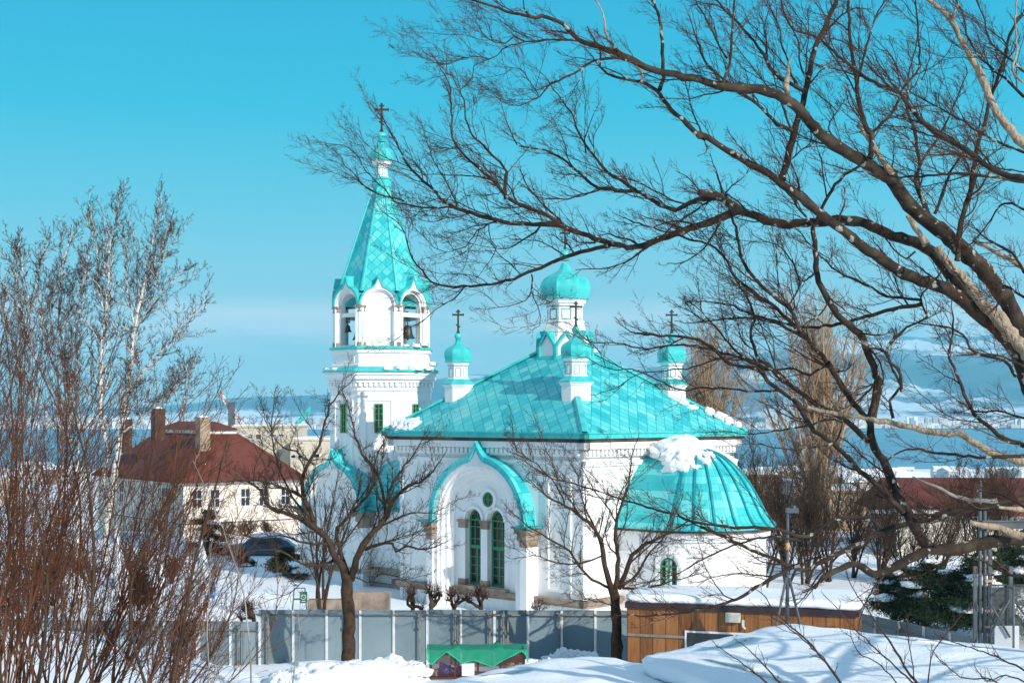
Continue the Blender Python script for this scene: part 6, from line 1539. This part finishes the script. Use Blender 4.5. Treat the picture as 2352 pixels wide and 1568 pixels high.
# green barricade with a sign
d_=57.; bz=zat(1399,d_); br=thing('barricade','small dark green barricade with a round no-entry style sign, left of the twin thin trunks','barricade',(xat(688,d_),d_,bz),rad(10)); gm=noisy('barricade_green',(.01,.10,.06),(.02,.14,.09),3,.4,spec=.5)
mb=MB()
for y in (-.16,.16):
    for x in (-.28,.28): mb.tube((x,y*1.5,0),(x*.75,y*.2,.86),.022,n=6)
    mb.tube((-.24,y*.9,.42),(.24,y*.9,.42),.018,n=6)
mb.tube((-.21,0,.86),(.21,0,.86),.022,n=6); mb.obj('frame',gm,br)
mb=MB(); mb.box(.0,.30,-.2,-.17,.28,.74); sg=mb.obj('sign_plate',gm,br,.005)
mb=MB(); n=20; ring=lambda r,y:[(.15+r*math.cos(6.2832*i/n),y,.52+r*math.sin(6.2832*i/n)) for i in range(n)]
mb.loft([ring(.105,-.203),ring(.08,-.203)],True); mb.tube((.09,-.204,.58),(.21,-.204,.46),.01,n=4); mb.box(.07,.23,-.203,-.2,.34,.37); mb.obj('white_symbol',noisy('white_sign_print',(.6,.6,.6),(.7,.7,.7),3,.5),sg)
# snow-capped lantern
d_=60.; ln=thing('snow_figure','two rounded lumps of snow stacked like a snowman behind the left shrubs','snow figure',(xat(172,d_),d_,zat(1392,d_)),0)
mb=MB(); blob(mb,(0,0,.45),.52,.5,.55,None,3,.08,24,12,floor=-.9); mb.obj('lower_ball',M['snow'],ln); mb=MB(); blob(mb,(-.12,0,1.02),.40,.38,.34,None,4,.1,24,12,floor=-.8); mb.obj('upper_ball',M['snow'],ln)
# stone retaining blocks next to the barricade
mb=MB(); mb.box(0,2.2,0,.5,-.3,.45); mb.box(1.4,3.4,.1,.6,-.3,.75); o=mb.obj('stone_step',M['stone'],None,.02); o.location=(xat(706,59),59,zat(1402,59)); tag(o,'low brown stone steps behind the fence, right of the barricade','steps')
# ============================================================ SKY, SUN, HAZE, CAMERA
SUNAZ=(.64,-.77); EL=rad(25)
w=bpy.data.worlds.new('World'); bpy.context.scene.world=w; w.use_nodes=True; nt=w.node_tree; L_=nt.links.new
bgn=nt.nodes['Background']; sky=N(nt,'ShaderNodeTexSky'); sky.sky_type='NISHITA'; sky.sun_disc=False; sky.sun_elevation=EL
sky.sun_rotation=math.atan2(SUNAZ[0],SUNAZ[1]); sky.altitude=50; sky.air_density=1.0; sky.dust_density=.6; sky.ozone_density=1.5
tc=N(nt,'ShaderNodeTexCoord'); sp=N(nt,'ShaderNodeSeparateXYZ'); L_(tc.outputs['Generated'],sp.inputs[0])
r_=ramp(nt,sp.outputs[2],[(0.0,(6.0,8.0,8.4)),(.06,(3.9,6.7,7.7)),(.14,(1.2,6.0,7.8)),(.21,(0,5.2,7.6)),(.28,(0,4.4,7.2)),(.33,(1.2,4.4,6.8)),(.45,(3.4,4.9,7.0)),(1,(3.0,4.4,6.6))])  # unseen stops above the frame are made paler and brighter as neutral fill
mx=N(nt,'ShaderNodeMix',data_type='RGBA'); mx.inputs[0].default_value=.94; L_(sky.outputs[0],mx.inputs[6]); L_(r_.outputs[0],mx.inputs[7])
# low thin clouds
mp=N(nt,'ShaderNodeMapping'); mp.inputs['Scale'].default_value=(2.2,2.2,13); L_(tc.outputs['Generated'],mp.inputs[0])
n_=N(nt,'ShaderNodeTexNoise'); n_.inputs['Scale'].default_value=2.6; n_.inputs['Detail'].default_value=7; n_.inputs['Roughness'].default_value=.5; L_(mp.outputs[0],n_.inputs['Vector'])
cr_=ramp(nt,n_.outputs['Fac'],[(.42,(0,0,0)),(.60,(1,1,1))])
cm=ramp(nt,sp.outputs[2],[(.02,(0,0,0)),(.05,(1,1,1)),(.070,(1,1,1)),(.083,(0,0,0))])
mu=N(nt,'ShaderNodeMath',operation='MULTIPLY'); L_(cr_.outputs[0],mu.inputs[0]); L_(cm.outputs[0],mu.inputs[1])
mu2=N(nt,'ShaderNodeMath',operation='MULTIPLY'); L_(mu.outputs[0],mu2.inputs[0]); mu2.inputs[1].default_value=.8
m2=N(nt,'ShaderNodeMix',data_type='RGBA'); L_(mu2.outputs[0],m2.inputs[0]); L_(mx.outputs[2],m2.inputs[6]); m2.inputs[7].default_value=(8.2,9.0,9.8,1)
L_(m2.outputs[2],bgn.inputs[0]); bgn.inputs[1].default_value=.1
sd=bpy.data.lights.new('sun','SUN'); sd.energy=4.4; sd.angle=rad(.53); sd.color=(1,.93,.83); so=bpy.data.objects.new('sun',sd); C.objects.link(so)
dv=Vector((SUNAZ[0]*math.cos(EL),SUNAZ[1]*math.cos(EL),math.sin(EL))); so.rotation_euler=dv.to_track_quat('Z','Y').to_euler()
HZ=True
if HZ:
    mb=MB(); mb.box(-16000,16000,-120,17500,-40,820); m,nt,b=newmat('haze_air'); nt.nodes.remove(b)
    v=N(nt,'ShaderNodeVolumePrincipled'); v.inputs['Color'].default_value=(.30,.78,.93,1); v.inputs['Density'].default_value=8e-5; v.inputs['Anisotropy'].default_value=0
    nt.links.new(v.outputs[0],nt.nodes['Material Output'].inputs['Volume']); hz=mb.obj('haze',m); hz['kind']='stuff'; hz['label']='thin blue winter haze over the bay'; hz.display_type='WIRE'
cam=bpy.data.cameras.new('camera'); co=bpy.data.objects.new('camera',cam); C.objects.link(co); co.location=(0,0,CZ); co.rotation_euler=(rad(90),0,0)
cam.lens=F/2352*36; cam.sensor_width=36; cam.shift_y=(950-784)/2352; cam.clip_end=60000; cam.clip_start=.1
sc=bpy.context.scene; sc.camera=co; sc.render.engine='CYCLES'
sc.view_settings.view_transform='Standard'; sc.view_settings.look='None'; sc.view_settings.exposure=0; sc.view_settings.gamma=1
sc.cycles.max_bounces=6; sc.cycles.diffuse_bounces=3; sc.cycles.glossy_bounces=2; sc.cycles.transparent_max_bounces=12; sc.cycles.volume_bounces=1
